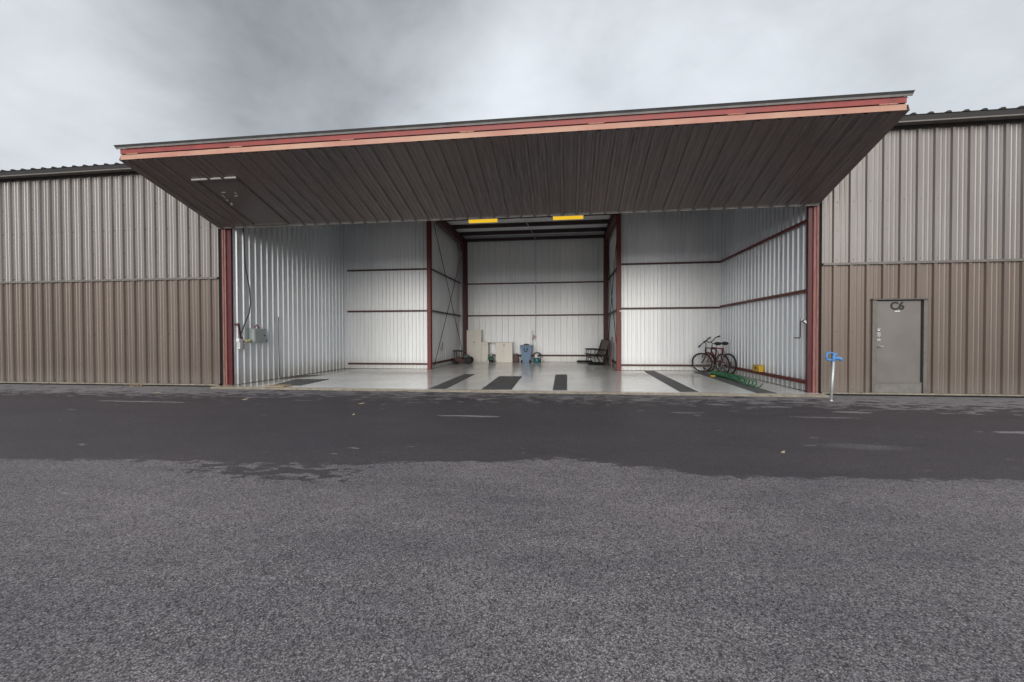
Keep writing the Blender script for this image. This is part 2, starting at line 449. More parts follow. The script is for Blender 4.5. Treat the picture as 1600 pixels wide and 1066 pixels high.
# ------------------------------------------------------------------ ground and floor
mb = MB().add([(-140, -120, ZA), (140, -120, ZA), (140, 140, ZA), (-140, 140, ZA)], [(0, 1, 2, 3)])
g = obj('asphalt_apron', mb, MAT['asphalt']); g['kind'] = 'structure'; g['label'] = 'grey chip asphalt apron with a dark damp band before the hangar'
mb = MB().box(XL - .37, 10.60, ZA - .15, XR + .13, YB + .3, 0)
g = obj('hangar_floor', mb, MAT['floor']); g['kind'] = 'structure'; g['label'] = 'glossy pale grey coated concrete floor inside the hangar'
mb = MB().box(XL - .37, 10.535, ZA - .1, XR + .15, 10.597, -.006)
g = obj('floor_edge', mb, MAT['cream']); g['kind'] = 'structure'; g['label'] = 'tan steel edge along the front of the floor'

strips = [
    ('dark grip strip on the floor right of the left centre post', [(-3.63, 14.82), (-3.25, 14.86), (-3.12, 10.72), (-3.57, 10.70)]),
    ('widest dark grip strip, in front of the blue bin', [(-2.27, 14.19), (-1.50, 14.26), (-1.41, 10.78), (-2.18, 10.70)]),
    ('narrow dark grip strip in the middle of the opening', [(-.40, 15.0), (0.0, 15.04), (0.0, 10.80), (-.36, 10.77)]),
    ('long dark grip strip right of the right centre post', [(2.90, 16.70), (3.30, 16.74), (3.15, 10.80), (2.72, 10.75)]),
    ('dark grip strip under the green coiled hose', [(4.64, 16.50), (4.98, 16.50), (4.90, 10.75), (4.46, 10.70)]),
    ('short dark grip mat by the left wall', [(-8.59, 12.64), (-7.52, 12.74), (-7.39, 11.03), (-8.23, 11.07)]),
    ('thin brown dusty mat along the left wall', [(-9.2, 13.9), (-8.55, 14.1), (-8.75, 13.45), (-9.15, 12.6)]),
]
for i, (lab, q) in enumerate(strips):
    mb = MB(); c = (sum(a for a, b in q) / 4, sum(b for a, b in q) / 4, 0)
    mb.prism(q[::-1], 2, .002, .009)
    mm = MAT['strip'] if i < 6 else simple('dusty_mat', (.16, .135, .115), .8)
    single('floor_strip', mb, mm, c, lab, 'floor strip', 'dark strips lying on the hangar floor')
mb = MB().prism([(-8.25, 10.64), (-7.62, 10.66), (-7.60, 11.0), (-7.95, 11.10), (-8.22, 10.8)], 2, .010, .026)
single('plywood_board', mb, MAT['wood'], (-7.9, 10.8, .01), 'small tan plywood board flat on the floor edge near the left post', 'board')

# ------------------------------------------------------------------ hangar building
B = thing('hangar_building', 'brown steel hangar building with open pale ribbed interior and red framing', 'hangar', (-1.9, 17, 0))

def girt(parent, p0, p1, mat='maroon', n=(0, -1, 0), d=.06, h=.062):
    # a Z girt: web plus two thin lips
    mb = MB(); p0, p1, n = Vector(p0), Vector(p1), Vector(n)
    mb.beam(p0 + n * d * .5, p1 + n * d * .5, d, .012) if False else None
    up = Vector((0, 0, 1))
    mb.beam(p0 + n * d, p1 + n * d, .008, h, up=up)
    mb.beam(p0 + n * d * .5 + up * (h / 2), p1 + n * d * .5 + up * (h / 2), d, .008, up=up)
    mb.beam(p0 + n * (d * 1.2) - up * (h / 2), p1 + n * (d * 1.2) - up * (h / 2), d * .4, .008, up=up)
    return obj('girt', mb, MAT[mat], parent)

zs = (.21, 2.40, 4.11)
def part_wall(name, *args, mats=None, **kw):
    mb = MB(); sheet(mb, *args, **kw)
    return obj(name, mb, mats, B)

w = part_wall('side_wall', (XL, 10.95, 0.012), (0, 1, 0), (0, 0, 1), (1, 0, 0), YW - 10.95, 6.2, pitch=.2504, first=.13, rib=.030, bw=.032, tw=.012, minor=0, mats=MAT['galv_x'])
w = part_wall('side_wall', (XR, 10.95, 0.012), (0, 1, 0), (0, 0, 1), (-1, 0, 0), YW - 10.95, 6.2, pitch=.2480, first=.17, rib=.030, bw=.032, tw=.012, minor=0, mats=MAT['galv_x'])
for z in (.235, 2.435, 4.115): girt(w, (XR, 11.0, z), (XR, YW - .05, z), 'red', (-1, 0, 0), d=.075, h=.075)
w = part_wall('wing_wall', (XL, YW, 0.012), (1, 0, 0), (0, 0, 1), (0, -1, 0), BL - XL, 6.5, pitch=.161, first=.06, rib=.022, bw=.040, tw=.024, minor=0, mats=MAT['galv_y'])
for z in zs: girt(w, (XL + .17, YW, z), (BL - .02, YW, z), 'maroon')
w = part_wall('wing_wall', (BR, YW, 0.012), (1, 0, 0), (0, 0, 1), (0, -1, 0), XR - BR, 6.5, pitch=.161, first=.09, rib=.022, bw=.040, tw=.024, minor=0, mats=MAT['galv_y'])
for z in zs: girt(w, (BR - .02, YW, z), (XR - .09, YW, z), 'maroon')
w = part_wall('bay_wall', (BL, YW, 0.012), (0, 1, 0), (0, 0, 1), (1, 0, 0), YB - YW, 6.5, pitch=.31, first=.12, rib=.026, minor=.005, mats=MAT['galv_bay'])
for z in zs: girt(w, (BL, YW + .1, z), (BL, YB - .2, z), 'maroon', (1, 0, 0), d=.10)
w = part_wall('bay_wall', (BR, YW, 0.012), (0, 1, 0), (0, 0, 1), (-1, 0, 0), YB - YW, 6.5, pitch=.31, first=.12, rib=.026, minor=.005, mats=MAT['galv_bay'])
for z in zs: girt(w, (BR, YW + .1, z), (BR, YB - .2, z), 'maroon', (-1, 0, 0), d=.10)
w = part_wall('back_wall', (BL, YB, 0.012), (1, 0, 0), (0, 0, 1), (0, -1, 0), BR - BL, 6.5, pitch=.306, first=.12, rib=.042, bw=.045, tw=.022, minor=.012, mats=MAT['galv_y'])
girt(w, (BL + .3, YB, .33), (BR - .2, YB, .33), 'maroon', h=.08)
for z in (2.40, 4.06): girt(w, (BL + .3, YB, z), (BR - .2, YB, z), 'maroon')

def ibeam(mb, x, y, z0, z1, wx, wy, t=.02):
    mb.box(x - wx / 2, y - wy / 2, z0, x + wx / 2, y - wy / 2 + t, z1)
    mb.box(x - wx / 2, y + wy / 2 - t, z0, x + wx / 2, y + wy / 2, z1)
    mb.box(x - t / 2, y - wy / 2 + t, z0, x + t / 2, y + wy / 2 - t, z1)
    mb.box(x - wx / 2 - .02, y - wy / 2 - .02, z0, x + wx / 2 + .02, y + wy / 2 + .02, z0 + .015)
    return mb
for x in (-5.575, 1.975):
    obj('column', ibeam(MB(), x, YW - .10, 0.002, 6.35, .155, .19), MAT['red'], B)
for x in (-5.25, 1.92):
    obj('column', ibeam(MB(), x, YB - .24, 0.002, 6.3, .20, .30), MAT['maroon'], B)
for x in (-5.30, 1.90):
    mb = MB()
    mb.box(x - .09, YW + .01, 6.34, x + .09, YB - .10, 6.36)
    mb.prism([(YW + .01, 6.02), (YB - .9, 6.0), (YB - .42, 5.72), (YB - .40, 6.34), (YW + .01, 6.34)], 0, x - .012, x + .012)
    mb.prism([(YW + .01, 6.00), (YB - .9, 5.98), (YB - .42, 5.70), (YB - .42, 5.72), (YB - .9, 6.0), (YW + .01, 6.02)], 0, x - .09, x + .09)
    obj('rafter', mb, MAT['maroon'], B)
# purlins under a pale ceiling
for y in (18.05, 19.45, 20.85):
    mb = MB()
    xa, xb = BL + .03, BR - .03
    mb.box(xa, y, 6.34, xb, y + .008, 6.522); mb.box(xa, y + .008, 6.34, xb, y + .06, 6.348)
    obj('purlin', mb, MAT['purlin'], B)
mb = MB().box(BL + .03, YB - .16, 6.26, BR - .03, YB - .03, 6.40)
obj('eave_strut', mb, MAT['purlin'], B)
mb = MB().box(BL - .03, YW + .005, 6.525, BR + .03, YB + .1, 6.56)
obj('ceiling', mb, MAT['ceiling'], B)
# roof sheet with ribs running up the slope, dark at the eave
mb = MB()
RS = Vector((0, 6.4, .36)); RN = Vector((0, -.056, 1))
sheet(mb, (-30, 10.62, 6.27), (1, 0, 0), RS, RN, 56, 6.45, pitch=.35, first=.2, rib=.038, bw=.06, tw=.03, minor=0)
for i in range(160):
    x = -29.8 + .35 * i
    mb.add([(x - .06, 10.621, 6.268), (x + .06, 10.621, 6.268), (x + .03, 10.619, 6.307), (x - .03, 10.619, 6.307)], [(0, 1, 2, 3)])
mb.box(-30, 10.64, 6.15, 26, 10.66, 6.268)
mb.box(-30, 10.66, 6.225, 26, 11.2, 6.25)
mb.box(-30, 17.0, 6.648, 26, YB + .4, 6.68)
obj('roof', mb, MAT['roof'], B)
mb = MB().box(-30, 10.63, 6.112, 26, 10.80, 6.142)
obj('eave_flashing', mb, MAT['trim'], B)
mb = MB().box(-30, 10.98, 6.06, 26, 11.1, 6.222)
obj('header', mb, MAT['trim'], B)
# outer walls that close the block
for q in ((-30, YB + .25, ZA, 26, YB + .29, 6.64), (-30, 11.11, ZA, -29.96, YB + .24, 6.24), (25.96, 11.11, ZA, 26, YB + .24, 6.24)):
    obj('outer_wall', MB().box(*q), MAT['facade'], B)
# door posts: pink front channel, dark red return
MAT['post_red'] = simple('dark_red_post_paint', (.085, .012, .016), .4)
for a, b, c, d, e, f in ((-9.65, -9.537, -9.535, -9.40, -9.742, -9.652), (5.772, 5.887, 5.675, 5.770, 5.889, 5.944)):
    mb = MB()
    mb.box(a, 10.945, ZA, b, 10.958, ZT, 0)
    mb.box(a, 10.925, ZA, a + .044, 10.944, ZT, 0); mb.box(b - .044, 10.925, ZA, b, 10.944, ZT, 0)
    mb.box(c, 10.962, ZA, d, 11.06, ZT, 1)
    mb.box(e, 10.975, ZA, f, 11.05, ZT, 2)  # black filler box paints the shaded gap beside the neighbour door
    mb.box(min(a, c) - .01, 10.93, ZA, max(b, d) + .01, 11.07, ZA + .07, 3)
    obj('door_post', mb, [MAT['pinkpost'], MAT['post_red'], MAT['dark'], MAT['rust']], B)
# cross bracing rods of the bay
for x, pts in ((-5.45, (((17.15, 6.0), (21.75, .68)), ((21.75, 5.5), (17.06, .1)))), (2.0, (((17.15, 6.0), (21.75, .68)), ((21.75, 5.5), (17.06, .1))))):
    for (a, b) in pts:
        o = obj('brace_rod', MB().tube([(x, *a), (x, *b)], .014, 6), MAT['dark'], B)
# surface conduit up the back wall and across the ceiling
mb = MB().tube([(-1.62, YB - .06, 1.05), (-1.60, YB - .06, 6.25), (-1.62, 21.3, 6.33), (-1.72, 19.5, 6.34), (-1.85, 17.6, 6.35)], .012, 6)
obj('conduit', mb, MAT['galv_pipe'], B)

# ------------------------------------------------------------------ closed neighbour doors
def closed_door(x0, x1, first, lab, passdoor=None):
    D = thing('bifold_door', lab, 'hangar door', ((x0 + x1) / 2, YF, 0), group='closed bifold doors either side of the opening')
    W = x1 - x0
    mb = MB()
    rows = [(1.40, .06, 1), (.10, .06, 1), (5.9, .06, 1), (2.2, .06, 3), (.75, .06, 3)]
    sheet(mb, (x0, YF, 3.055), (1, 0, 0), (0, 0, 1), (0, -1, 0), W, ZT - 3.055, first=first - x0, screws=[(1.42, .06, 1), (.07, .06, 1), (.75, .055, 3), (2.15, .055, 3)])
    obj('upper_leaf', mb, [MAT['facade'], MAT['steel_dark']], D)
    mb = MB()
    scr = [(1.42, .06, 1), (.06, .06, 1), (.75, .055, 3)]
    if passdoor:
        px0, px1, pz = passdoor
        sheet(mb, (x0, YF, .03), (1, 0, 0), (0, 0, 1), (0, -1, 0), px0 - x0, 2.97, first=first - x0, screws=scr)
        sheet(mb, (px1, YF, .03), (1, 0, 0), (0, 0, 1), (0, -1, 0), x1 - px1, 2.97, first=first - px1, screws=scr)
        sheet(mb, (px0, YF, pz), (1, 0, 0), (0, 0, 1), (0, -1, 0), px1 - px0, 3.0 - pz, first=first - px0)
    else:
        sheet(mb, (x0, YF, .03), (1, 0, 0), (0, 0, 1), (0, -1, 0), W, 2.97, first=first - x0, screws=scr)
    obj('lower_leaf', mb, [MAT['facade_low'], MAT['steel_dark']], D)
    mb = MB().box(x0, YF - .062, 3.020, x1, YF + .02, 3.054).box(x0, YF - .066, 3.0, x1, YF - .058, 3.020)
    obj('middle_trim', mb, MAT['trim'], D)
    mb = MB().box(x0, YF - .02, 3.0, x1, YF + .02, 3.019)
    obj('fold_gap_shade', mb, MAT['dark'], D)  # black strip paints the shadow line under the middle trim
    mb = MB().box(x0, YF - .05, -.008, x1, YF - .002, .026)
    obj('bottom_trim', mb, MAT['cream'], D)
    mb = MB().box(x0, YF, ZA + .002, x1, YF + .10, -.010)
    obj('bottom_seal', mb, MAT['dark'], D)
    for x in (x0 + .001, x1 - .041): obj('edge_frame', MB().box(x, YF + .003, .03, x + .04, YF + .11, ZT), MAT['trim'], D)
    mb = MB().box(x0 + .05, YF + .115, .03, x1 - .05, YF + .13, ZT)
    obj('inner_lining', mb, MAT['dark'], D)
    return D
MAT['steel_dark'] = simple('screw_heads', (.09, .08, .075), .4, .5)
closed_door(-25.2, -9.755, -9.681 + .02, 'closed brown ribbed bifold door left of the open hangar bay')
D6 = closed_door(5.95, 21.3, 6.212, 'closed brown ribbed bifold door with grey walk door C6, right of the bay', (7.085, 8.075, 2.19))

# walk door in the right neighbour door
px0, px1, pz = 7.085, 8.075, 2.19
mb = MB().box(px0 + .03, YF - .012, .27, px1 - .035, YF + .03, pz - .035)
wd = obj('walk_door', mb, MAT['door_grey'], D6, bevel=.004)
mb = MB().box(px0 + .005, YF - .022, .03, px1 - .012, YF + .02, .262).box(px0 + .005, YF - .040, .255, px1 - .012, YF - .022, .272)
obj('sill_plate', mb, MAT['trim_light2'] if 'trim_light2' in MAT else simple('worn_sill_paint', (.20, .19, .18), .4, .3), wd)
mb = MB().box(px0 - .075, YF - .055, .03, px0 - .001, YF + .01, pz).box(px0, YF - .055, .28, px0 + .028, YF + .01, pz - .03)
mb.box(px1 + .001, YF - .055, .03, px1 + .075, YF + .01, pz).box(px1 - .033, YF - .004, .03, px1, YF + .012, pz - .03, 1)
obj('door_frame', mb, [MAT['trim'], MAT['dark']], wd)
mb = MB().prism([(YF - .10, pz - .012), (YF - .10, pz), (YF + .01, pz + .028), (YF + .01, pz - .012)], 0, px0 - .085, px1 + .10)
obj('drip_cap', mb, MAT['trim'], wd)
mb = MB()
zl = 1.40
mb.box(px0 + .035, YF - .030, zl - .17, px0 + .115, YF - .0125, zl + .12)
mb.lathe([(.030, 0), (.030, .02), (.018, .022), (.018, .03)], seg=14, M=Matrix.Translation((px0 + .075, YF - .03, zl - .08)) @ Matrix.Rotation(R(90), 4, 'X'))
mb.lathe([(.032, 0), (.032, .016), (.012, .02)], seg=14, M=Matrix.Translation((px0 + .075, YF - .03, zl + .07)) @ Matrix.Rotation(R(90), 4, 'X'))
obj('door_lock', mb, MAT['steel'], wd)
mb = MB()
mb.lathe([(.034, 0), (.034, .012), (.014, .014), (.014, .05)], seg=14, M=Matrix.Translation((px0 + .075, YF - .0125, zl - .29)) @ Matrix.Rotation(R(90), 4, 'X'))
mb.beam((px0 + .075, YF - .065, zl - .29), (px0 + .155, YF - .065, zl - .295), .02, .022)
obj('door_handle', mb, MAT['steel'], wd)
def lettering(s, size, x, y, z, parent, mat):
    cu = bpy.data.curves.new('lettering', 'FONT'); cu.body = s; cu.size = size; cu.align_x = 'CENTER'; cu.extrude = .001; cu.offset = .009
    t = bpy.data.objects.new('lettering_source', cu); COL.objects.link(t)
    bpy.context.view_layer.update()
    me = bpy.data.meshes.new_from_object(t.evaluated_get(bpy.context.evaluated_depsgraph_get()))
    bpy.data.objects.remove(t)
    me.materials.clear(); me.materials.append(mat)
    for p in me.polygons: p.material_index = 0
    me.transform(Matrix.Translation((x, y, z)) @ Matrix.Rotation(R(90), 4, 'X'))
    me.transform(Matrix.Translation(-rootloc(parent)))
    o = bpy.data.objects.new('lettering', me); COL.objects.link(o); o.parent = parent
    return o
o = lettering('C6', .245, (px0 + px1) / 2 - .03, YF - .0145, 1.955, wd, MAT['text']); o['label'] = 'black lettering reading C6'
mb = MB().box(7.50, YF - .0155, 1.905, 7.61, YF - .0125, 1.925)
obj('sticker', mb, MAT['white'], wd)

# ------------------------------------------------------------------ open bifold door
X0, X1 = -9.70, 5.85
O = thing('bifold_door', 'open bifold hangar door folded up over the bay as a dark ribbed canopy', 'hangar door', ((X0 + X1) / 2, YF, ZT))
PR = Vector((0, 10.86, 4.43)); PFr = Vector((0, 8.20, 5.245))
dv = (PFr - PR); LL = dv.length; dv.normalize()
nv = Vector((0, dv.z, -dv.y)); nv = -nv if nv.z > 0 else nv      # outer face looks down
up = -nv
mb = MB(); fx = -9.70 + .145
px0s, px1s, pt = -8.55, -7.50, 2.02
def onleaf(x, t, h=0): return Vector((x, 0, 0)) + PR + dv * t + nv * h
kw = dict(rib=.042, bw=.046, tw=.026, minor=.010)
sheet(mb, onleaf(X0, 0), (1, 0, 0), dv, nv, px0s - X0, LL, first=fx - X0, **kw)
sheet(mb, onleaf(px1s, 0), (1, 0, 0), dv, nv, X1 - px1s, LL, first=fx - px1s, **kw)
sheet(mb, onleaf(px0s, pt), (1, 0, 0), dv, nv, px1s - px0s, LL - pt, first=fx - px0s, **kw)
# back sheet of the leaf
q = [onleaf(X0 + .01, .01, -.12), onleaf(X1 - .01, .01, -.12), onleaf(X1 - .01, LL - .02, -.12), onleaf(X0 + .01, LL - .02, -.12)]
mb.add(q, [(0, 1, 2, 3)])
obj('lower_leaf', mb, MAT['soffit'], O)
# end channels of the leaf
for x in (X0 + .004, X1 - .004):
    mb = MB(); a, b = onleaf(x, 0, -.062), onleaf(x, LL - .005, -.062)
    mb.beam(a, b, .008, .115, up=up)
    s = 1 if x < 0 else -1
    mb.beam(onleaf(x + s * .03, 0, -.004), onleaf(x + s * .03, LL - .005, -.004), .06, .006, up=up)
    obj('end_channel', mb, MAT['trim_light'], O)
# bottom angle along the rear edge
mb = MB().beam(onleaf(X0, -.012, -.02), onleaf(X1, -.012, -.02), .02, .10, up=up)
mb.beam(onleaf(X0, .02, .006), onleaf(X1, .02, .006), .05, .008, up=up)
obj('bottom_angle', mb, MAT['trim_light3'] if 'trim_light3' in MAT else simple('grey_angle', (.30, .29, .28), .4, .3), O)
# faded lower rail and red upper rail at the fold
mb = MB().box(X0 + .05, 8.195, 5.240, X1 - .06, 8.215, 5.340).box(X0 + .05, 8.215, 5.332, X1 - .06, 8.33, 5.340)
obj('lower_rail', mb, MAT['peach'], O, label='lower fold rail faded to peach')
mb = MB().box(X0 + .05, 8.195, 5.366, X1 - .06, 8.215, 5.468).box(X0 + .05, 8.215, 5.366, X1 - .06, 8.33, 5.374)
obj('upper_rail', mb, MAT['rail_red'], O, label='red upper fold rail')
mb = MB().box(X0 + .06, 8.222, 5.3405, X1 - .07, 8.30, 5.3655)
obj('fold_gap_shade', mb, MAT['dark'], O)  # black strip stands in for the shade in the gap between rails
# hinges between the rails
for i in range(7):
    x = X0 + .35 + i * (X1 - X0 - .7) / 6
    mb = MB()
    for s in (-.13, .02):
        mb.box(x + s, 8.186, 5.342, x + s + .11, 8.194, 5.364)
    mb.tube([(x - .15, 8.185, 5.353), (x + .15, 8.185, 5.353)], .008, 8)
    obj('hinge', mb, MAT['peach'], O)
# upper leaf, its sheet turned up, with the grey flashing lip
ua = Vector((0, 8.20, 5.515)); ub = Vector((0, 10.84, 6.02)); ud = (ub - ua); UL = ud.length; ud.normalize(); un = Vector((0, -ud.z, ud.y))
mb = MB()
sheet(mb, Vector((X0, 0, 0)) + ua, (1, 0, 0), ud, un, X1 - X0, UL, first=fx - X0, **kw)
a = Vector((X0, 0, 0)) + ua - un * .05; b = Vector((X1, 0, 0)) + ua - un * .05
mb.add([a + ud * .02, b + ud * .02, b + ud * UL, a + ud * UL], [(3, 2, 1, 0)])
obj('upper_leaf', mb, MAT['soffit'], O)
for x in (X0 + .03, X1 - .038):
    obj('end_channel', MB().beam(Vector((x, 0, 0)) + ua - un * .07 + ud * .02, Vector((x, 0, 0)) + ub - un * .07, .008, .09, up=un), MAT['trim'], O)
mb = MB().prism([(8.12, 5.532), (8.175, 5.478), (8.175, 5.468), (8.185, 5.468), (8.22, 5.50), (8.22, 5.538)], 0, X0 - .03, X1 + .015, 0)
mb.prism([(8.168, 5.464), (8.168, 5.477), (8.152, 5.492), (8.146, 5.490)], 0, X0, X1, 1)
obj('fold_flashing', mb, [simple('grey_flashing', (.12, .12, .122), .45, .2), MAT['trim_light']], O)
# stay arms that hold the fold
# walk door set in the lower leaf (seen from below)
mb = MB()
c0 = onleaf((px0s + px1s) / 2, .12, -.01); c1 = onleaf((px0s + px1s) / 2, pt - .03, -.01)
mb.beam(c0, c1, px1s - px0s - .08, .03, up=up)
pd = obj('walk_door', mb, MAT['door_dark'] if 'door_dark' in MAT else simple('dark_walk_door_paint', (.165, .15, .145), .36, .25, .08, 2), O, bevel=.004)
mb = MB()
for x in (px0s + .018, px1s - .018): mb.beam(onleaf(x, .06, .012), onleaf(x, pt - .005, .012), .035, .05, up=up)
mb.beam(onleaf(px0s + .04, .075, .012), onleaf(px1s - .04, .075, .012), .05, .03, up=up)
obj('door_frame', mb, MAT['trim'], pd)
mb = MB().beam(onleaf(px0s - .06, pt + .02, .022), onleaf(px1s + .02, pt + .02, .022), .03, .03, up=up)
obj('drip_cap', mb, MAT['white'], pd)  # white colour paints the light caught along the cap
for t, pr in ((1.08, [(.035, 0), (.035, .02), (.02, .025), (.02, .06)]), (1.22, [(.032, 0), (.032, .02), (.01, .025)])):
    mb = MB().lathe(pr, seg=12, M=Matrix.Translation(onleaf(px0s + .17, t, .01)) @ nv.to_track_quat('Z', 'Y').to_matrix().to_4x4())
    obj('door_lock', mb, MAT['steel'], pd)
for (x, t, l, ang) in ((-8.24, 1.52, .11, 0), (-7.96, 1.47, .10, 70), (-8.03, 1.36, .10, 10), (-8.36, 1.38, .14, 75)):
    dx = math.cos(R(ang)) * l / 2; dt = math.sin(R(ang)) * l / 2
    obj('sticker', MB().beam(onleaf(x - dx, t - dt, .008), onleaf(x + dx, t + dt, .008), .018, .004, up=up), MAT['white'], pd)

# ------------------------------------------------------------------ yellow strip lights
for x0, lab in ((-4.16, 'yellow lit strip light under the bay roof, on the left'), (-.58, 'yellow lit strip light under the bay roof, on the right')):
    L = thing('strip_light', lab, 'light', (x0 + .63, 17.95, 6.36), group='yellow strip lights under the bay roof')
    obj('housing', MB().prism([(17.86, 6.30), (17.83, 6.345), (18.07, 6.345), (18.04, 6.30)], 0, x0, x0 + 1.26), MAT['white'], L)
    obj('diffuser', MB().prism([(17.875, 6.296), (17.89, 6.19), (18.01, 6.19), (18.025, 6.296)], 0, x0 + .012, x0 + 1.248), MAT['lamp'], L, bevel=.01)
    for x in (x0 - .012, x0 + 1.25): obj('end_cap', MB().box(x, 17.87, 6.185, x + .022, 18.03, 6.31), MAT['white'], L)

# ------------------------------------------------------------------ left wall fittings
E_ = thing('electrical_box', 'grey metal electrical box mounted on the ribbed left wall', 'electrical box', (-9.24, 11.74, 1.2))
obj('body', MB().box(-9.295, 11.48, 1.19, -9.12, 11.98, 1.61), MAT['grey_box'], E_, bevel=.008)
obj('door', MB().box(-9.118, 11.495, 1.215, -9.105, 11.965, 1.605), MAT['grey_box'], E_, bevel=.004)
obj('knob', MB().lathe([(.022, 0), (.022, .03), (.012, .035)], seg=12, M=Matrix.Translation((-9.105, 11.88, 1.40)) @ Matrix.Rotation(R(90), 4, 'Y')), MAT['black'], E_)
obj('switch_lever', MB().box(-9.20, 12.0, 1.19, -9.17, 12.07, 1.29).tube([(-9.185, 11.985, 1.24), (-9.185, 12.10, 1.24)], .012, 6), MAT['black'], E_)
mb = MB().tube([(-9.2, 11.60, 1.615), (-9.2, 11.64, 1.69), (-9.2, 11.69, 1.72), (-9.2, 11.74, 1.69), (-9.2, 11.78, 1.615)], .016, 8)
obj('hook', mb, MAT['rail_red'], E_)
S_ = thing('door_switch', 'small pale switch box with red arm beside the left door post', 'switch box', (-9.22, 11.08, 1.0))
obj('body', MB().box(-9.29, 11.0, 1.02, -9.18, 11.13, 1.22), MAT['grey_light'] if 'grey_light' in MAT else simple('pale_grey_enamel', (.5, .54, .53), .4), S_, bevel=.005)
obj('plate', MB().box(-9.29, 10.99, 1.225, -9.2, 11.10, 1.32), MAT['white'], S_)
for z in (1.06, 1.11, 1.16, 1.21): mb = MB().lathe([(.014, 0), (.014, .02)], seg=10, M=Matrix.Translation((-9.18, 11.12, z)) @ Matrix.Rotation(R(90), 4, 'Y')); obj('push_button', mb, MAT['rail_red'], S_)
mb = MB().beam((-9.36, 10.99, 1.72), (-9.22, 10.99, 1.72), .03, .06).beam((-9.22, 10.99, 1.74), (-9.20, 11.05, 1.34), .03, .05, up=(0, 1, 0)).beam((-9.2, 11.04, 1.33), (-9.2, 11.12, 1.33), .03, .05)
obj('latch_arm', mb, MAT['maroon'], S_)
mb = MB().tube([(-9.2, 11.14, 1.25), (-9.19, 11.22, 1.235), (-9.19, 11.28, 1.25), (-9.2, 11.48, 1.245)], .012, 6, 0)
mb.ball((-9.17, 11.24, 1.25), (.04, .05, .04), 1); mb.ball((-9.17, 11.34, 1.26), (.035, .045, .04), 1)
obj('wire_joint', mb, [MAT['black'], simple('pale_yellow_tape', (.6, .55, .25), .5)], S_)
mb = MB().tube([(-9.21, 11.22, 6.0), (-9.21, 11.22, 4.40), (-9.20, 11.22, 3.9), (-9.19, 11.26, 3.35), (-9.18, 11.38, 2.8), (-9.18, 11.42, 2.35), (-9.18, 11.36, 2.05), (-9.19, 11.20, 1.75), (-9.20, 11.06, 1.45), (-9.20, 11.045, 1.33)], .016, 8)
single('power_cable', mb, MAT['black'], (-9.2, 11.04, 1.33), 'black cable hanging in a curve down the left wall to the switch', 'cable')
mb = MB().tube([(-9.27, 12.76, 2.0), (-9.25, 12.72, 1.7), (-9.245, 12.72, 1.08), (-9.26, 12.75, .5), (-9.27, 12.77, .05)], .011, 6)
single('thin_cord', mb, MAT['black'], (-9.27, 12.77, .05), 'thin dark cord running down the left wall to the floor', 'cord')
mb = MB().tube([(-9.29, 12.78, 1.33), (-9.22, 12.80, 1.33), (-9.20, 12.84, 1.32), (-9.20, 12.86, 1.36)], .012, 6)
single('wall_hook', mb, MAT['white'], (-9.29, 12.78, 1.33), 'small white hook on the left wall beside the thin cord', 'hook')

# right wall fittings
mb = MB().tube([(5.60, 11.06, 1.70), (5.60, 11.13, 1.70), (5.60, 11.14, 1.68), (5.60, 11.15, 1.32), (5.60, 11.16, 1.30), (5.60, 11.42, 1.30)], .013, 8, 0)
C_ = thing('crank_handle', 'maroon cranked lock handle on the right door post', 'crank', (5.6, 11.06, 1.7))
obj('rod', mb, MAT['maroon'], C_)
obj('knob', MB().ball((5.62, 11.0, 1.69), .05, 0, 10, 6).ball((5.58, 11.06, 1.73), .035, 0).ball((5.62, 10.95, 1.66), .03), MAT['steel'], C_)
Y_ = thing('yellow_case', 'small yellow case resting on the low red rail of the right wall', 'case', (5.68, 13.6, .275))
obj('body', MB().box(5.61, 13.40, .278, 5.745, 13.84, .47), MAT['yellow'], Y_, bevel=.012)
obj('lid', MB().box(5.60, 13.42, .40, 5.609, 13.82, .465), MAT['yellow'], Y_)
obj('latch', MB().box(5.592, 13.58, .36, 5.608, 13.66, .42), MAT['black'], Y_)

# ------------------------------------------------------------------ bay contents
def cabinet(name, x0, x1, h, lab, doors, top=None, yf=21.48, group='cream cabinets along the bay back wall'):
    c = thing(name, lab, 'cabinet', ((x0 + x1) / 2, 21.7, 0), group=group)
    mb = MB().box(x0, yf + .022, .07, x1, 21.9, h).box(x0 + .01, yf + .06, 0.003, x1 - .01, 21.88, .07)
    obj('carcass', mb, MAT['cabinet'], c, bevel=.003)
    z0 = .085
    for (a, b, za, zb) in doors:
        d = obj('door', MB().box(a + .004, yf, za + .004, b - .004, yf + .019, zb - .004), MAT['cabinet'], c, bevel=.003)
    return c
c = cabinet('tall_cabinet', -5.12, -4.36, 1.65, 'tall cream two door cabinet beside the left rear column', [(-5.12, -4.74, .08, 1.65), (-4.74, -4.36, .08, 1.65)])
for x in (-4.77, -4.71): obj('handle', MB().box(x - .008, 21.462, .98, x + .008, 21.479, 1.06), MAT['cab_dark'], c)
c = cabinet('base_cabinet', -4.355, -4.0, 1.0, 'narrow low cream cabinet joined to the tall one', [(-4.355, -4.0, .08, .82), (-4.355, -4.0, .82, 1.0)])
obj('handle', MB().box(-4.21, 21.462, .90, -4.13, 21.479, .916), MAT['cab_dark'], c)
c = cabinet('base_cabinet', -3.62, -2.75, 1.0, 'wide low cream cabinet left of the blue bin', [(-3.62, -3.185, .08, 1.0), (-3.185, -2.75, .08, 1.0)])
for x in (-3.215, -3.155): obj('handle', MB().box(x - .008, 21.462, .84, x + .008, 21.479, .92), MAT['cab_dark'], c)
mb = MB().box(-4.35, 21.46, 1.002, -2.74, 21.92, 1.026)
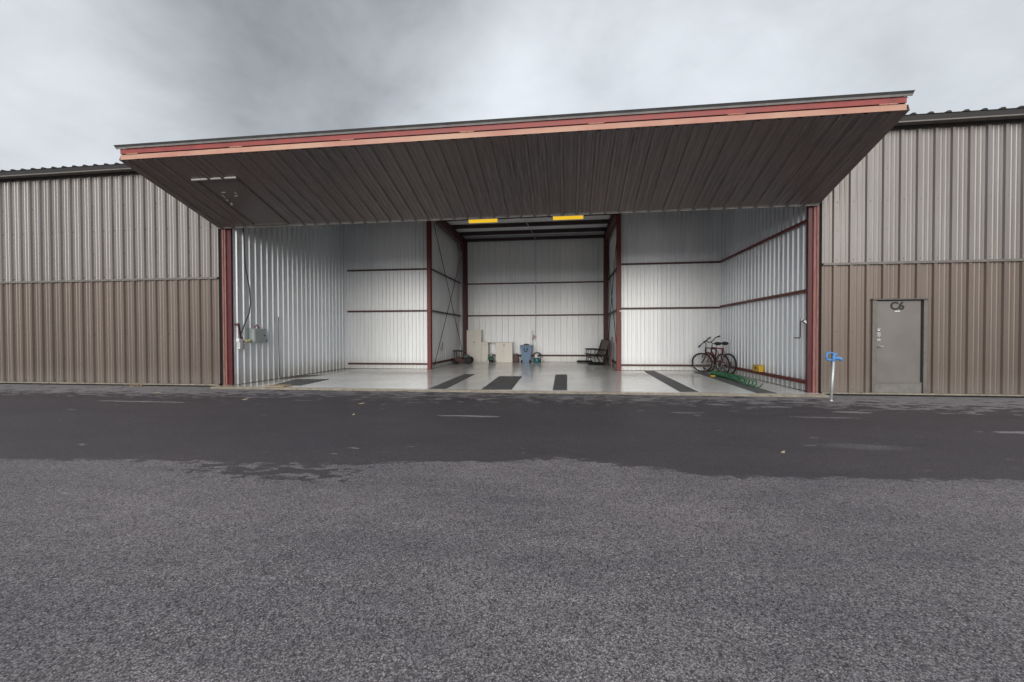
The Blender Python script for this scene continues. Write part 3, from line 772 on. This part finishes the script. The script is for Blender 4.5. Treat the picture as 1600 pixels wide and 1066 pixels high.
single('worktop', mb, MAT['cabinet'], (-3.55, 21.69, 1.002), 'thin cream worktop bridging the two low cabinets', 'worktop', bevel=.002)

# green machine in the gap
K = thing('air_compressor', 'small dark green compressor with wheels in the gap between cabinets', 'compressor', (-3.82, 21.3, 0))
obj('tank', MB().lathe([(.0, 0), (.09, .02), (.11, .06), (.11, .26), (.09, .30), (0, .32)], seg=16, M=Matrix.Translation((-3.98, 21.25, .17)) @ Matrix.Rotation(R(90), 4, 'Y')), MAT['green_dark'], K)
obj('motor', MB().box(-3.93, 21.19, .28, -3.78, 21.31, .40).lathe([(.05, 0), (.06, .02), (.06, .10), (.04, .12)], (-3.74, 21.25, .29), 14), MAT['slate'], K)
obj('handle', MB().tube([(-3.96, 21.25, .27), (-3.96, 21.25, .45), (-3.90, 21.25, .48), (-3.76, 21.25, .48), (-3.70, 21.25, .45), (-3.70, 21.25, .27)], .012, 8), MAT['steel'], K)
for x in (-3.93, -3.73): obj('wheel', MB().lathe([(.0, 0), (.07, 0), (.075, .015), (.075, .03), (.0, .045)], seg=16, M=Matrix.Translation((x, 21.16, .078)) @ Matrix.Rotation(R(90), 4, 'X')), MAT['rubber'], K)
obj('gauge', MB().lathe([(.028, 0), (.028, .02), (.02, .024)], seg=12, M=Matrix.Translation((-3.79, 21.18, .36)) @ Matrix.Rotation(R(90), 4, 'X')), MAT['white'], K)
mb = MB().lathe([(.035, 0), (.04, .01), (.04, .11), (.018, .13), (.018, .155)], (-3.93, 21.05, .0), 14)
single('white_bottle', mb, MAT['white'], (-3.93, 21.05, 0), 'small white bottle on the floor before the green compressor', 'bottle')

# brown box beside the bin
X_ = thing('fuel_can', 'dark brown upright can between cabinet and blue bin', 'can', (-2.58, 21.5, 0))
obj('body', MB().frustum((-2.70, 21.38, -2.45, 21.62), (-2.69, 21.39, -2.46, 21.61), .003, .42), MAT['brownbox'], X_, bevel=.015)
obj('cap', MB().lathe([(.03, 0), (.03, .03), (.025, .035)], (-2.52, 21.5, .42), 12), MAT['black'], X_)
obj('handle', MB().tube([(-2.66, 21.5, .42), (-2.66, 21.5, .46), (-2.58, 21.5, .46), (-2.58, 21.5, .42)], .01, 6), MAT['brownbox'], X_)

# blue wheeled bin
W_ = thing('wheeled_bin', 'blue grey plastic wheeled bin with dark front handle by the back wall', 'bin', (-2.03, 21.3, 0))
obj('body', MB().frustum((-2.22, 21.10, -1.80, 21.50), (-2.30, 21.02, -1.74, 21.56), .09, .80).box(-2.20, 21.13, .003, -1.84, 21.47, .089), MAT['bin_blue'], W_, bevel=.02)
obj('lid', MB().frustum((-2.335, 20.985, -1.705, 21.60), (-2.31, 21.01, -1.73, 21.57), .802, .885), MAT['bin_blue'], W_, bevel=.015)
obj('handle', MB().tube([(-2.10, 20.985, .74), (-2.10, 20.955, .70), (-2.09, 20.955, .60), (-2.06, 20.955, .57), (-1.99, 20.955, .57), (-1.96, 20.955, .60), (-1.95, 20.955, .70), (-1.95, 20.985, .74)], .018, 8), MAT['black'], W_)
for x in (-2.235, -1.825): obj('wheel', MB().lathe([(.0, 0), (.07, 0), (.078, .01), (.078, .05), (.07, .06), (0, .06)], seg=18, M=Matrix.Translation((x - .03, 21.12, .08)) @ Matrix.Rotation(R(90), 4, 'Y')), MAT['rubber'], W_)
J = thing('work_gloves', 'dark crumpled gloves with an orange cuff on the blue bin lid', 'gloves', (-2.02, 21.25, .886))
mb = MB()
for (x, y, rx, ry, rz) in ((-2.08, 21.25, .08, .06, .028), (-2.0, 21.22, .07, .05, .035), (-1.93, 21.27, .06, .05, .026)): mb.ball((x, y, .886 + rz * .9), (rx, ry, rz), 0, 10, 6)
obj('glove', mb, MAT['brownbox'], J)
obj('cuff', MB().ball((-1.99, 21.20, .945), (.035, .035, .022), 0, 10, 6), simple('orange_cloth', (.5, .2, .06), .8), J)

# sprayer with teal tank
V_ = thing('tank_sprayer', 'teal and white tank sprayer with black hose loops right of the bin', 'sprayer', (-1.48, 21.35, 0))
obj('tank', MB().lathe([(0, .003), (.13, .003), (.145, .03), (.145, .20), (.12, .24), (0, .25)], (-1.50, 21.3, 0), 20), MAT['teal'], V_)
obj('bottle', MB().lathe([(0, 0), (.09, 0), (.09, .12), (.05, .19), (.03, .21), (.03, .25), (0, .25)], (-1.53, 21.27, .245), 16), MAT['white'], V_)
mb = MB()
for r, cx, cz, t in ((.20, -1.50, .30, 0), (.17, -1.46, .34, .02)):
    mb.tube([(cx + r * math.cos(a), 21.22 + t + .02 * math.sin(3 * a), cz + r * math.sin(a)) for a in [PI * (-.2 + 1.5 * i / 22) for i in range(23)]], .016, 6)
mb.tube([(-1.62, 21.25, .50), (-1.45, 21.24, .53), (-1.30, 21.24, .47), (-1.20, 21.24, .36), (-1.20, 21.24, .27), (-1.28, 21.24, .22)], .008, 6)
obj('hose', mb, MAT['black'], V_)
obj('wheel', MB().lathe([(0, 0), (.09, 0), (.1, .015), (.1, .04), (0, .05)], seg=16, M=Matrix.Translation((-1.34, 21.35, .10)) @ Matrix.Rotation(R(90), 4, 'Y')), MAT['rubber'], V_)
# tag and pole on the back wall
P_ = thing('wind_streamer', 'thin pole with small pink and white streamer against the back wall', 'streamer', (-1.72, 21.84, .9))
obj('pole', MB().tube([(-1.74, 21.84, .45), (-1.74, 21.84, 1.62)], .010, 6), MAT['black'], P_)
obj('pennant', MB().prism([(-1.73, 1.40), (-1.60, 1.34), (-1.55, 1.31), (-1.60, 1.26), (-1.73, 1.20)], 1, 21.82, 21.835), MAT['pink'], P_)
obj('clip', MB().box(-1.765, 21.815, 1.16, -1.715, 21.865, 1.20), MAT['black'], P_)

# rusty cart at the left
T_ = thing('tool_cart', 'rusty wheeled cart with dark padded top by the left rear column', 'cart', (-5.1, 20.4, 0))
obj('base', MB().box(-5.46, 20.15, .10, -4.75, 20.62, .22).box(-5.40, 20.14, .22, -5.05, 20.6, .29), MAT['rust'], T_, bevel=.008)
for (x, y) in ((-5.42, 20.18), (-5.42, 20.58), (-5.06, 20.18), (-5.06, 20.58)): obj('upright', MB().box(x - .018, y - .018, .215, x + .018, y + .018, .585), MAT['rust'], T_)
obj('top', MB().box(-5.49, 20.12, .588, -4.98, 20.64, .66), MAT['black'], T_, bevel=.015)
obj('motor', MB().lathe([(.0, 0), (.10, 0), (.11, .02), (.11, .22), (.08, .25), (0, .25)], seg=16, M=Matrix.Translation((-4.98, 20.38, .34)) @ Matrix.Rotation(R(90), 4, 'Y')), MAT['slate'], T_)
for (x, y, r) in ((-4.74, 20.14, .17), (-4.74, 20.60, .17), (-5.40, 20.16, .09), (-5.40, 20.58, .09)):
    wo = obj('wheel', MB().lathe([(r * .72, 0), (r, .0), (r * 1.02, .02), (r * 1.02, .05), (r, .07), (r * .72, .07)], seg=20, M=Matrix.Translation((x, y + .035, r * 1.02 + .002)) @ Matrix.Rotation(R(90), 4, 'X')), MAT['rubber'], T_)
    obj('rim', MB().lathe([(0, .015), (r * .7, .015), (r * .7, .05), (0, .055)], seg=16, M=Matrix.Translation((x, y + .035, r * 1.02 + .002)) @ Matrix.Rotation(R(90), 4, 'X')), MAT['rust'], wo)
# tan card tied to the brace
mb = MB().prism([(17.98, .74), (18.16, .70), (18.34, 1.04), (18.22, 1.12)], 0, -5.435, -5.425)
single('card_tag', mb, MAT['tan'], (-5.43, 18.2, .9), 'tan card tied to the left bay cross brace', 'tag')

# two sling chairs
def chair():
    c = thing('sling_chair', 'dark striped sling armchair nearer the opening, in the right rear corner', 'chair', (1.5, 20.75, 0), (0, 0, 0), 'striped sling armchairs in the bay corner')
    w = .29
    for s in (-1, 1):
        y = s * w
        mb = MB().tube([(-.42, y, .46), (-.30, y, .455), (.10, y, .40), (.20, y, .43), (.27, y, .55), (.46, y, 1.13)], .017, 8)
        mb.tube([(.30, y, .02), (-.28, y, .02), (-.33, y, .05), (-.35, y, .46), (-.33, y, .66)], .016, 8)
        mb.tube([(.30, y, .02), (.34, y, .05), (.12, y, .41)], .016, 8)
        obj('side_frame', mb, MAT['black'], c, local=True)
        obj('armrest', MB().tube([(-.40, y * 1.04, .685), (-.36, y * 1.04, .69), (.10, y * 1.04, .69), (.28, y * 1.04, .66)], [.018, .026, .026, .018], 8), MAT['black'], c, local=True)
    def sling(pts, nm):
        mb = MB(); vs = []; n = len(pts)
        for t in (.0, -.012):
            for (x, z) in pts:
                for s in (-1, 1): vs.append((x, s * (w - .02), z + t))
        fs = []
        for i in range(n - 1):
            a = 2 * i; b = 2 * n + 2 * i
            fs += [(a, a + 2, a + 3, a + 1), (b, b + 1, b + 3, b + 2), (a, b, b + 2, a + 2), (a + 1, a + 3, b + 3, b + 1)]
        mb.add(vs, fs); return obj(nm, mb, MAT['chair_sling'], c, local=True)
    sling([(-.41, .47), (-.30, .455), (-.10, .425), (.08, .405), (.19, .43)], 'seat')
    sling([(.205, .45), (.27, .57), (.36, .85), (.455, 1.13)], 'backrest')
    obj('cross_bar', MB().tube([(-.34, -w, .30), (-.34, w, .30)], .013, 6).tube([(.46, -w, 1.13), (.46, w, 1.13)], .016, 6).tube([(.28, -w, .02), (.28, w, .02)], .013, 6), MAT['black'], c, local=True)
    return c
def copy_tree(o, parent=None):
    c = o.copy(); COL.objects.link(c); c.parent = parent
    for ch in list(o.children): copy_tree(ch, c)
    return c
ch = chair(); ch.location = (1.42, 20.35, 0.010); ch.rotation_euler.z = R(30)
c2 = copy_tree(ch); c2.location = (1.36, 21.15, 0.010); c2.rotation_euler.z = R(18)
c2['label'] = 'dark striped sling armchair against the back wall, in the right rear corner'
mb = MB().prism([(.95, 19.6), (1.72, 19.5), (1.82, 21.7), (1.0, 21.7)], 2, .002, .009)
single('floor_mat', mb, MAT['strip'], (1.4, 20.7, 0), 'black mat on the floor under the striped sling armchairs', 'mat')
mb = MB().tube([(.52, 21.72, .06), (1.25, 21.72, .06)], .045, 10).tube([(.49, 21.72, .06), (.52, 21.72, .06)], [.02, .045], 10)
single('rolled_tarp', mb, MAT['rubber'], (.9, 21.72, .01), 'black rolled tarp on the floor along the back wall', 'tarp')
# things leaning on the right bay wall
mb = MB().beam((1.88, 18.75, .005), (1.93, 18.95, 1.28), .10, .022, up=(1, 0, 0))
single('leaning_board', mb, MAT['wood'], (1.88, 18.75, 0), 'tan wooden board leaning on the right bay wall', 'board')
mb = MB().tube([(1.80, 18.35, .01), (1.92, 18.6, 1.30)], .016, 8)
single('broom_handle', mb, MAT['rail_red'], (1.80, 18.35, 0), 'thin red pole leaning on the right bay wall', 'pole')
mb = MB().beam((1.86, 19.5, .005), (1.95, 19.5, 1.05), .55, .03, up=(1, 0, 0))
single('slate_panel', mb, MAT['slate'], (1.86, 19.5, 0), 'dark slate coloured panel leaning behind the chairs', 'panel')
mb = MB().box(2.045 - .03, 16.785, 1.95, 2.045, 16.80, 2.32).box(2.045 - .07, 16.785, 2.26, 2.045 - .03, 16.80, 2.32)
single('post_bracket', MB().box(2.06, 16.75, 1.95, 2.085, 16.80, 2.32).box(2.00, 16.775, 2.27, 2.06, 16.80, 2.32), MAT['white'], (2.07, 16.8, 2.0), 'small white bracket on the right centre post', 'bracket')

# ------------------------------------------------------------------ bicycles
def bicycle(lab, loc, heading, lean, steer, fmat, barstyle, r=.335):
    root = thing('bicycle', lab, 'bicycle', loc, (0, 0, 0), 'bicycles leaning in the right wing corner')
    root.rotation_euler = (R(lean), 0, R(heading)); root.scale = (1.09, 1.09, 1.09)
    WB = 1.04
    BBv = (.43, 0, .285); ST = (.27, 0, .80); HT = (.82, 0, .84); HB = (.855, 0, .70)
    ax = Vector(HT) - Vector(HB); ax.normalize()
    Ms = Matrix.Translation(HB) @ Matrix.Rotation(R(steer), 4, ax) @ Matrix.Translation(-Vector(HB))
    mb = MB()
    mb.tube([ST, HT], .021, 8).tube([BBv, HB], .026, 8).tube([BBv, (ST[0] - .02, 0, ST[2] + .04)], .023, 8).tube([HB, HT], .027, 8)
    for s in (-1, 1):
        mb.tube([(BBv[0], s * .04, BBv[2]), (.0, s * .065, r)], .011, 6)
        mb.tube([(ST[0] + .01, s * .02, ST[2] - .03), (.0, s * .065, r)], .010, 6)
    obj('frame', mb, fmat, root, local=True)
    def wheel(c, M=None):
        A = (M or Matrix()) @ Matrix.Translation(c) @ Matrix.Rotation(R(90), 4, 'X')
        mb = MB()
        mb.tube([((r - .045) * math.cos(t), (r - .045) * math.sin(t), 0) for t in [2 * PI * i / 32 for i in range(32)]], .013, 6, 0, A, True)
        mb.lathe([(.02, -.045), (.028, -.03), (.016, -.02), (.016, .02), (.028, .03), (.02, .045)], seg=10, M=A)
        for i in range(20):
            t = 2 * PI * i / 20; s = .025 if i % 2 else -.025
            mb.tube([(.025 * math.cos(t + .5), .025 * math.sin(t + .5), s), ((r - .05) * math.cos(t), (r - .05) * math.sin(t), 0)], .0022, 4, 0, A)
        w = obj('wheel', mb, MAT['steel'], root, local=True)
        tb = MB().tube([((r - .020) * math.cos(t), (r - .020) * math.sin(t), 0) for t in [2 * PI * i / 40 for i in range(40)]], .026, 8, 0, A, True)
        obj('tyre', tb, MAT['rubber'], w, local=True)
        return w
    rw = wheel((0, 0, r)); fw = wheel((WB, 0, r), Ms)
    mb = MB()
    for s in (-1, 1):
        mb.tube([(.862, s * .05, .66), (.905, s * .058, .50), (1.0, s * .06, r + .04), (WB, s * .06, r)], [.015, .014, .012, .010], 8, 0, Ms)
    mb.tube([(.862, -.055, .66), (.862, .055, .66)], .016, 8, 0, Ms)
    obj('fork', mb, fmat, root, local=True)
    Ms = Matrix.Translation(HB) @ Matrix.Rotation(R(steer - 24 if barstyle == 'flat' else steer), 4, ax) @ Matrix.Translation(-Vector(HB))
    mb = MB(); top = Vector(HT) + ax * .02
    mb.tube([Vector(HT) - ax * .02, top + ax * .12, top + ax * .16 + Vector((.08, 0, .01))], .015, 8, 0, Ms)
    bc = top + ax * .16 + Vector((.08, 0, .01))
    if barstyle == 'flat': pts = [(-.02, -.31, .11), (0, -.12, .04), (0, 0, 0), (0, .12, -.04), (-.02, .31, -.11)]
    else: pts = [(-.07, -.33, .17), (-.03, -.17, .13), (0, -.08, .02), (0, 0, 0), (0, .08, -.02), (-.03, .17, .05), (-.07, .33, .03)]
    P = [bc + Vector(p) for p in pts]
    mb.tube(P, .016, 8, 0, Ms)
    h = obj('handlebar', mb, MAT['black'], root, local=True)
    for a, b in ((P[0], P[1]), (P[-1], P[-2])):
        obj('grip', MB().tube([a, a.lerp(b, .6)], .024, 8, 0, Ms), MAT['rubber'], h, local=True)
    mb = MB().tube([(ST[0] - .02, 0, ST[2] + .03), (ST[0] - .06, 0, ST[2] + .16)], .014, 8)
    obj('seat_post', mb, MAT['steel'], root, local=True)
    c = Vector((ST[0] - .06, 0, ST[2] + .185)); mb = MB()
    mb.ball(c + Vector((-.06, 0, 0)), (.12, .10, .055), 0, 14, 8); mb.tube([c + Vector((-.05, 0, .005)), c + Vector((.06, 0, .012)), c + Vector((.16, 0, .0))], [.06, .036, .022], 10)
    obj('saddle', mb, MAT['black'], root, local=True)
    A = Matrix.Translation((BBv[0], -.055, BBv[2])) @ Matrix.Rotation(R(90), 4, 'X')
    mb = MB().lathe([(.05, 0), (.085, 0), (.085, .006), (.05, .006)], seg=20, M=A)
    mb.tube([(BBv[0], -.075, BBv[2]), (BBv[0] + .10, -.08, BBv[2] - .135)], .010, 6).tube([(BBv[0], .075, BBv[2]), (BBv[0] - .10, .08, BBv[2] + .135)], .010, 6).tube([(BBv[0], -.075, BBv[2]), (BBv[0], .075, BBv[2])], .02, 8)
    ck = obj('crankset', mb, MAT['steel'], root, local=True)
    for s in (-1, 1):
        q = Vector((BBv[0] - s * -.10 if False else BBv[0] + (.10 if s < 0 else -.10), s * .13, BBv[2] + (-.135 if s < 0 else .135)))
        obj('pedal', MB().box(q.x - .045, q.y - .045, q.z - .012, q.x + .045, q.y + .045, q.z + .012), MAT['black'], ck, local=True)
    mb = MB()
    for dz in (.08, -.08 + .04): mb.tube([(BBv[0], -.057, BBv[2] + (dz if dz > 0 else -.08)), (0, -.05, r + (.04 if dz > 0 else -.04))], .005, 5)
    mb.lathe([(.02, 0), (.05, .0), (.05, .02), (.02, .03)], seg=14, M=Matrix.Translation((0, -.03, r)) @ Matrix.Rotation(R(90), 4, 'X'))
    obj('chain', mb, MAT['dark'], root, local=True)
    if barstyle == 'flat':
        obj('kickstand', MB().tube([(.30, .06, .28), (.20, .26, .03)], .009, 6), MAT['steel'], root, local=True)
    return root
bicycle('front bicycle with flat handlebar and dark red frame, turned front wheel', (5.37, 15.55, .0), 106, -6, 42, MAT['bike_dark'], 'flat')
bicycle('rear red bicycle with raised handlebar, leaning on the right wall', (5.60, 15.66, .0), 108, -3, 6, MAT['bike_red'], 'riser')

# ------------------------------------------------------------------ green coiled hose
H_ = thing('coiled_hose', 'green coiled air hose stretched out on the floor by the right wall', 'hose', (5.0, 13.4, 0))
pts = []; turns = 32; n = turns * 14
A0, A1 = Vector((4.86, 15.1, 0)), Vector((5.0, 11.75, 0))
for i in range(n + 1):
    t = i / n
    # tight at the far end, opening toward the near end
    s = .45 * t + .55 * t ** 4
    y = A0.lerp(A1, s) + Vector((.09 * math.sin(s * 5.0), 0, 0))
    a = 2 * PI * turns * t; rr = .078
    pts.append((y.x + rr * math.cos(a), y.y, .088 + rr * math.sin(a)))
obj('coil', MB().tube(pts, .0145, 6), MAT['green_hose'], H_)
mb = MB().tube([(4.86, 15.1, .02), (4.80, 15.0, .02), (4.76, 14.85, .022), (4.73, 14.72, .022)], .010, 6)
obj('hose_tail', mb, MAT['green_hose'], H_)
obj('coupling', MB().tube([(4.735, 14.74, .025), (4.70, 14.60, .025)], [.03, .026], 10).tube([(4.70, 14.60, .025), (4.67, 14.52, .025)], .014, 8).box(4.66, 14.66, .012, 4.80, 14.74, .05), MAT['yellow'], H_)
obj('end_tip', MB().tube([pts[-1], (pts[-1][0] - .02, pts[-1][1] - .07, pts[-1][2] + .03)], .012, 8), MAT['black'], H_)

# ------------------------------------------------------------------ yard hydrant
HY = thing('yard_hydrant', 'pale standpipe with blue handle and spout beside the right door post', 'hydrant', (5.64, 9.95, ZA))
zb = ZA
obj('pipe', MB().tube([(5.62, 9.95, zb - .02), (5.665, 9.95, .83)], .027, 12).lathe([(.035, 0), (.035, .02), (.024, .03)], (5.622, 9.95, zb + .001), 12), MAT['galv_pipe'], HY)
obj('head', MB().lathe([(.026, 0), (.034, .02), (.034, .10), (.028, .12), (.022, .15)], (5.668, 9.95, .80), 14).ball((5.67, 9.95, .955), .025, 0), MAT['blue'], HY)
obj('spout', MB().tube([(5.67, 9.95, .86), (5.75, 9.94, .885), (5.80, 9.94, .87), (5.815, 9.94, .82)], [.034, .034, .033, .037], 10), MAT['blue'], HY)
obj('lever', MB().beam((5.69, 9.95, .975), (5.60, 9.95, 1.0), .03, .022).tube([(5.60, 9.95, 1.0), (5.545, 9.95, .985), (5.52, 9.95, .93), (5.525, 9.95, .86), (5.56, 9.95, .835), (5.64, 9.95, .84)], .023, 8).beam((5.67, 9.95, .95), (5.73, 9.95, .985), .026, .04), MAT['blue'], HY)

# dry weeds at the foot of the left door, leaves on the apron
mb = MB()
for i in range(90):
    x = random.gauss(-12.35, .16); y = random.uniform(10.70, 10.86); L = random.uniform(.05, .16); a = random.uniform(0, 2 * PI); tl = random.uniform(.3, 1.3)
    d = Vector((math.cos(a) * math.sin(tl), math.sin(a) * math.sin(tl) * .6, math.cos(tl))); s = Vector((-math.sin(a), math.cos(a), 0)) * .004
    p = Vector((x, y, ZA))
    mb.add([p - s, p + s, p + d * L * .6 + s * .6, p + d * L, p + d * L * .6 - s * .6], [(0, 1, 2, 3, 4)])
o = obj('dry_grass', mb, simple('dry_grass_blades', (.38, .30, .17), .8)); tag(o, 'dry grass tuft at the foot of the left closed door', 'grass', kind='stuff')
leaf_m = simple('dry_leaf', (.32, .26, .18), .8)
for (x, y, l, a, lab) in ((-7.2, 8.75, .16, .1, 'pale dry twig on the dark apron near the left door post'), (-10.3, 9.55, .22, .1, 'longest dry twig on the apron before the left closed door'),
                     (-4.3, 8.5, .14, .2, 'dry leaf on the dark apron before the bay'), (-3.85, 7.3, .06, 1.0, 'small dry leaf in the middle of the dark band'), (2.6, 5.55, .07, .6, 'small dry leaf at the right of the dark band')):
    mb = MB(); d = Vector((math.cos(a), math.sin(a), 0)); s = Vector((-math.sin(a), math.cos(a), 0)); p = Vector((x, y, ZA + .006))
    w = .018 if l > .12 else .022
    vs = [p - d * l / 2, p + s * w - d * l * .1, p + d * l / 2 + Vector((0, 0, .02)), p - s * w + d * l * .1]
    mb.add(vs + [v + Vector((0, 0, .006)) for v in vs], [(3, 2, 1, 0), (4, 5, 6, 7), (0, 1, 5, 4), (1, 2, 6, 5), (2, 3, 7, 6), (3, 0, 4, 7)])
    single('fallen_leaf', mb, leaf_m, (x, y, ZA), lab, 'leaf', 'dry leaves and twigs on the apron')

# ------------------------------------------------------------------ sky and light
W = bpy.data.worlds.new('World'); SC.world = W; W.use_nodes = True
nt = W.node_tree; nt.nodes.clear(); k = N(nt)
sky = k.n('ShaderNodeTexSky', sky_type='NISHITA'); sky.sun_disc = False
SUN_EL, SUN_ROT = R(15), R(180)
sky.sun_elevation = SUN_EL; sky.sun_rotation = SUN_ROT; sky.air_density = 1.0; sky.dust_density = 4.0
gen = k.n('ShaderNodeTexCoord').outputs['Generated']
X = k.xyz(gen)
cv = k.mapping(gen, (1.0, 1.0, 1.7))
n1 = k.noise(k.mapping(cv, (1, 1, 1), loc=(.3, 1.1, .4)), 2.1, 8, .54, .5)
n2 = k.noise(k.mapping(cv, (1, 1, 1), loc=(4.1, 2.1, .2)), 5.5, 7, .56, .3)
def towards(d, a, b):
    v = Vector(d).normalized()
    dot = k.n('ShaderNodeVectorMath', operation='DOT_PRODUCT'); k.l(gen, dot.inputs[0]); dot.inputs[1].default_value = v
    return k.mapr(dot.outputs['Value'], math.cos(R(a)), math.cos(R(b)), 0, 1, True)
dk = k.math('ADD', towards((-.44, .68, .59), 23, 3), k.math('MULTIPLY', towards((-.15, .66, .74), 18, 4), .3))
br = towards((-.20, .84, .50), 15, 2)
lum = k.math('ADD', k.math('MULTIPLY', k.math('SUBTRACT', n1, .5), .62), k.math('MULTIPLY', k.math('SUBTRACT', n2, .5), .42))
lum = k.math('ADD', k.math('ADD', .92, lum), k.math('SUBTRACT', k.math('MULTIPLY', br, .15), k.math('MULTIPLY', dk, .50)))
lum = k.math('MULTIPLY', lum, k.mapr(X[2], .50, .95, 1, 1.25))
cg = k.n('ShaderNodeCombineXYZ')
SKY = 5.15
for i, f in enumerate((.955, 1.0, 1.05)): k.l(k.math('MULTIPLY', lum, SKY * f), cg.inputs[i])
mixc = k.mix(.88, sky.outputs[0], cg.outputs[0])
bg = k.n('ShaderNodeBackground'); k.l(mixc, bg.inputs[0]); bg.inputs[1].default_value = .08
wo = k.n('ShaderNodeOutputWorld'); k.l(bg.outputs[0], wo.inputs[0])

sl = bpy.data.lights.new('sun', 'SUN'); sl.energy = 1.25; sl.angle = R(56); sl.color = (1.0, .985, .96)
so = bpy.data.objects.new('sun', sl); COL.objects.link(so); so.location = (0, -20, 15)
dirv = Vector((.02, math.cos(SUN_EL), -math.sin(SUN_EL)))
so.rotation_euler = dirv.to_track_quat('-Z', 'Y').to_euler()

# ------------------------------------------------------------------ camera
cam = bpy.data.cameras.new('camera'); co = bpy.data.objects.new('camera', cam); COL.objects.link(co)
cam.sensor_width = 36; cam.lens = 15.0075; cam.clip_end = 1000; cam.clip_start = .05
Rm = ((0.99178651, 0.12786284, -0.00325884), (-0.00136868, -0.01486777, -0.99988853), (-0.12789704, 0.99168041, -0.01457065))
M = Matrix(((Rm[0][0], -Rm[1][0], -Rm[2][0], 0), (Rm[0][1], -Rm[1][1], -Rm[2][1], 0), (Rm[0][2], -Rm[1][2], -Rm[2][2], 1.4), (0, 0, 0, 1)))
co.matrix_world = M
SC.camera = co

SC.view_settings.view_transform = 'Standard'; SC.view_settings.look = 'None'
SC.view_settings.exposure = 1.0; SC.view_settings.gamma = 1
SC.render.engine = 'CYCLES'
SC.cycles.max_bounces = 12; SC.cycles.diffuse_bounces = 9; SC.cycles.glossy_bounces = 4
SC.cycles.use_denoising = True
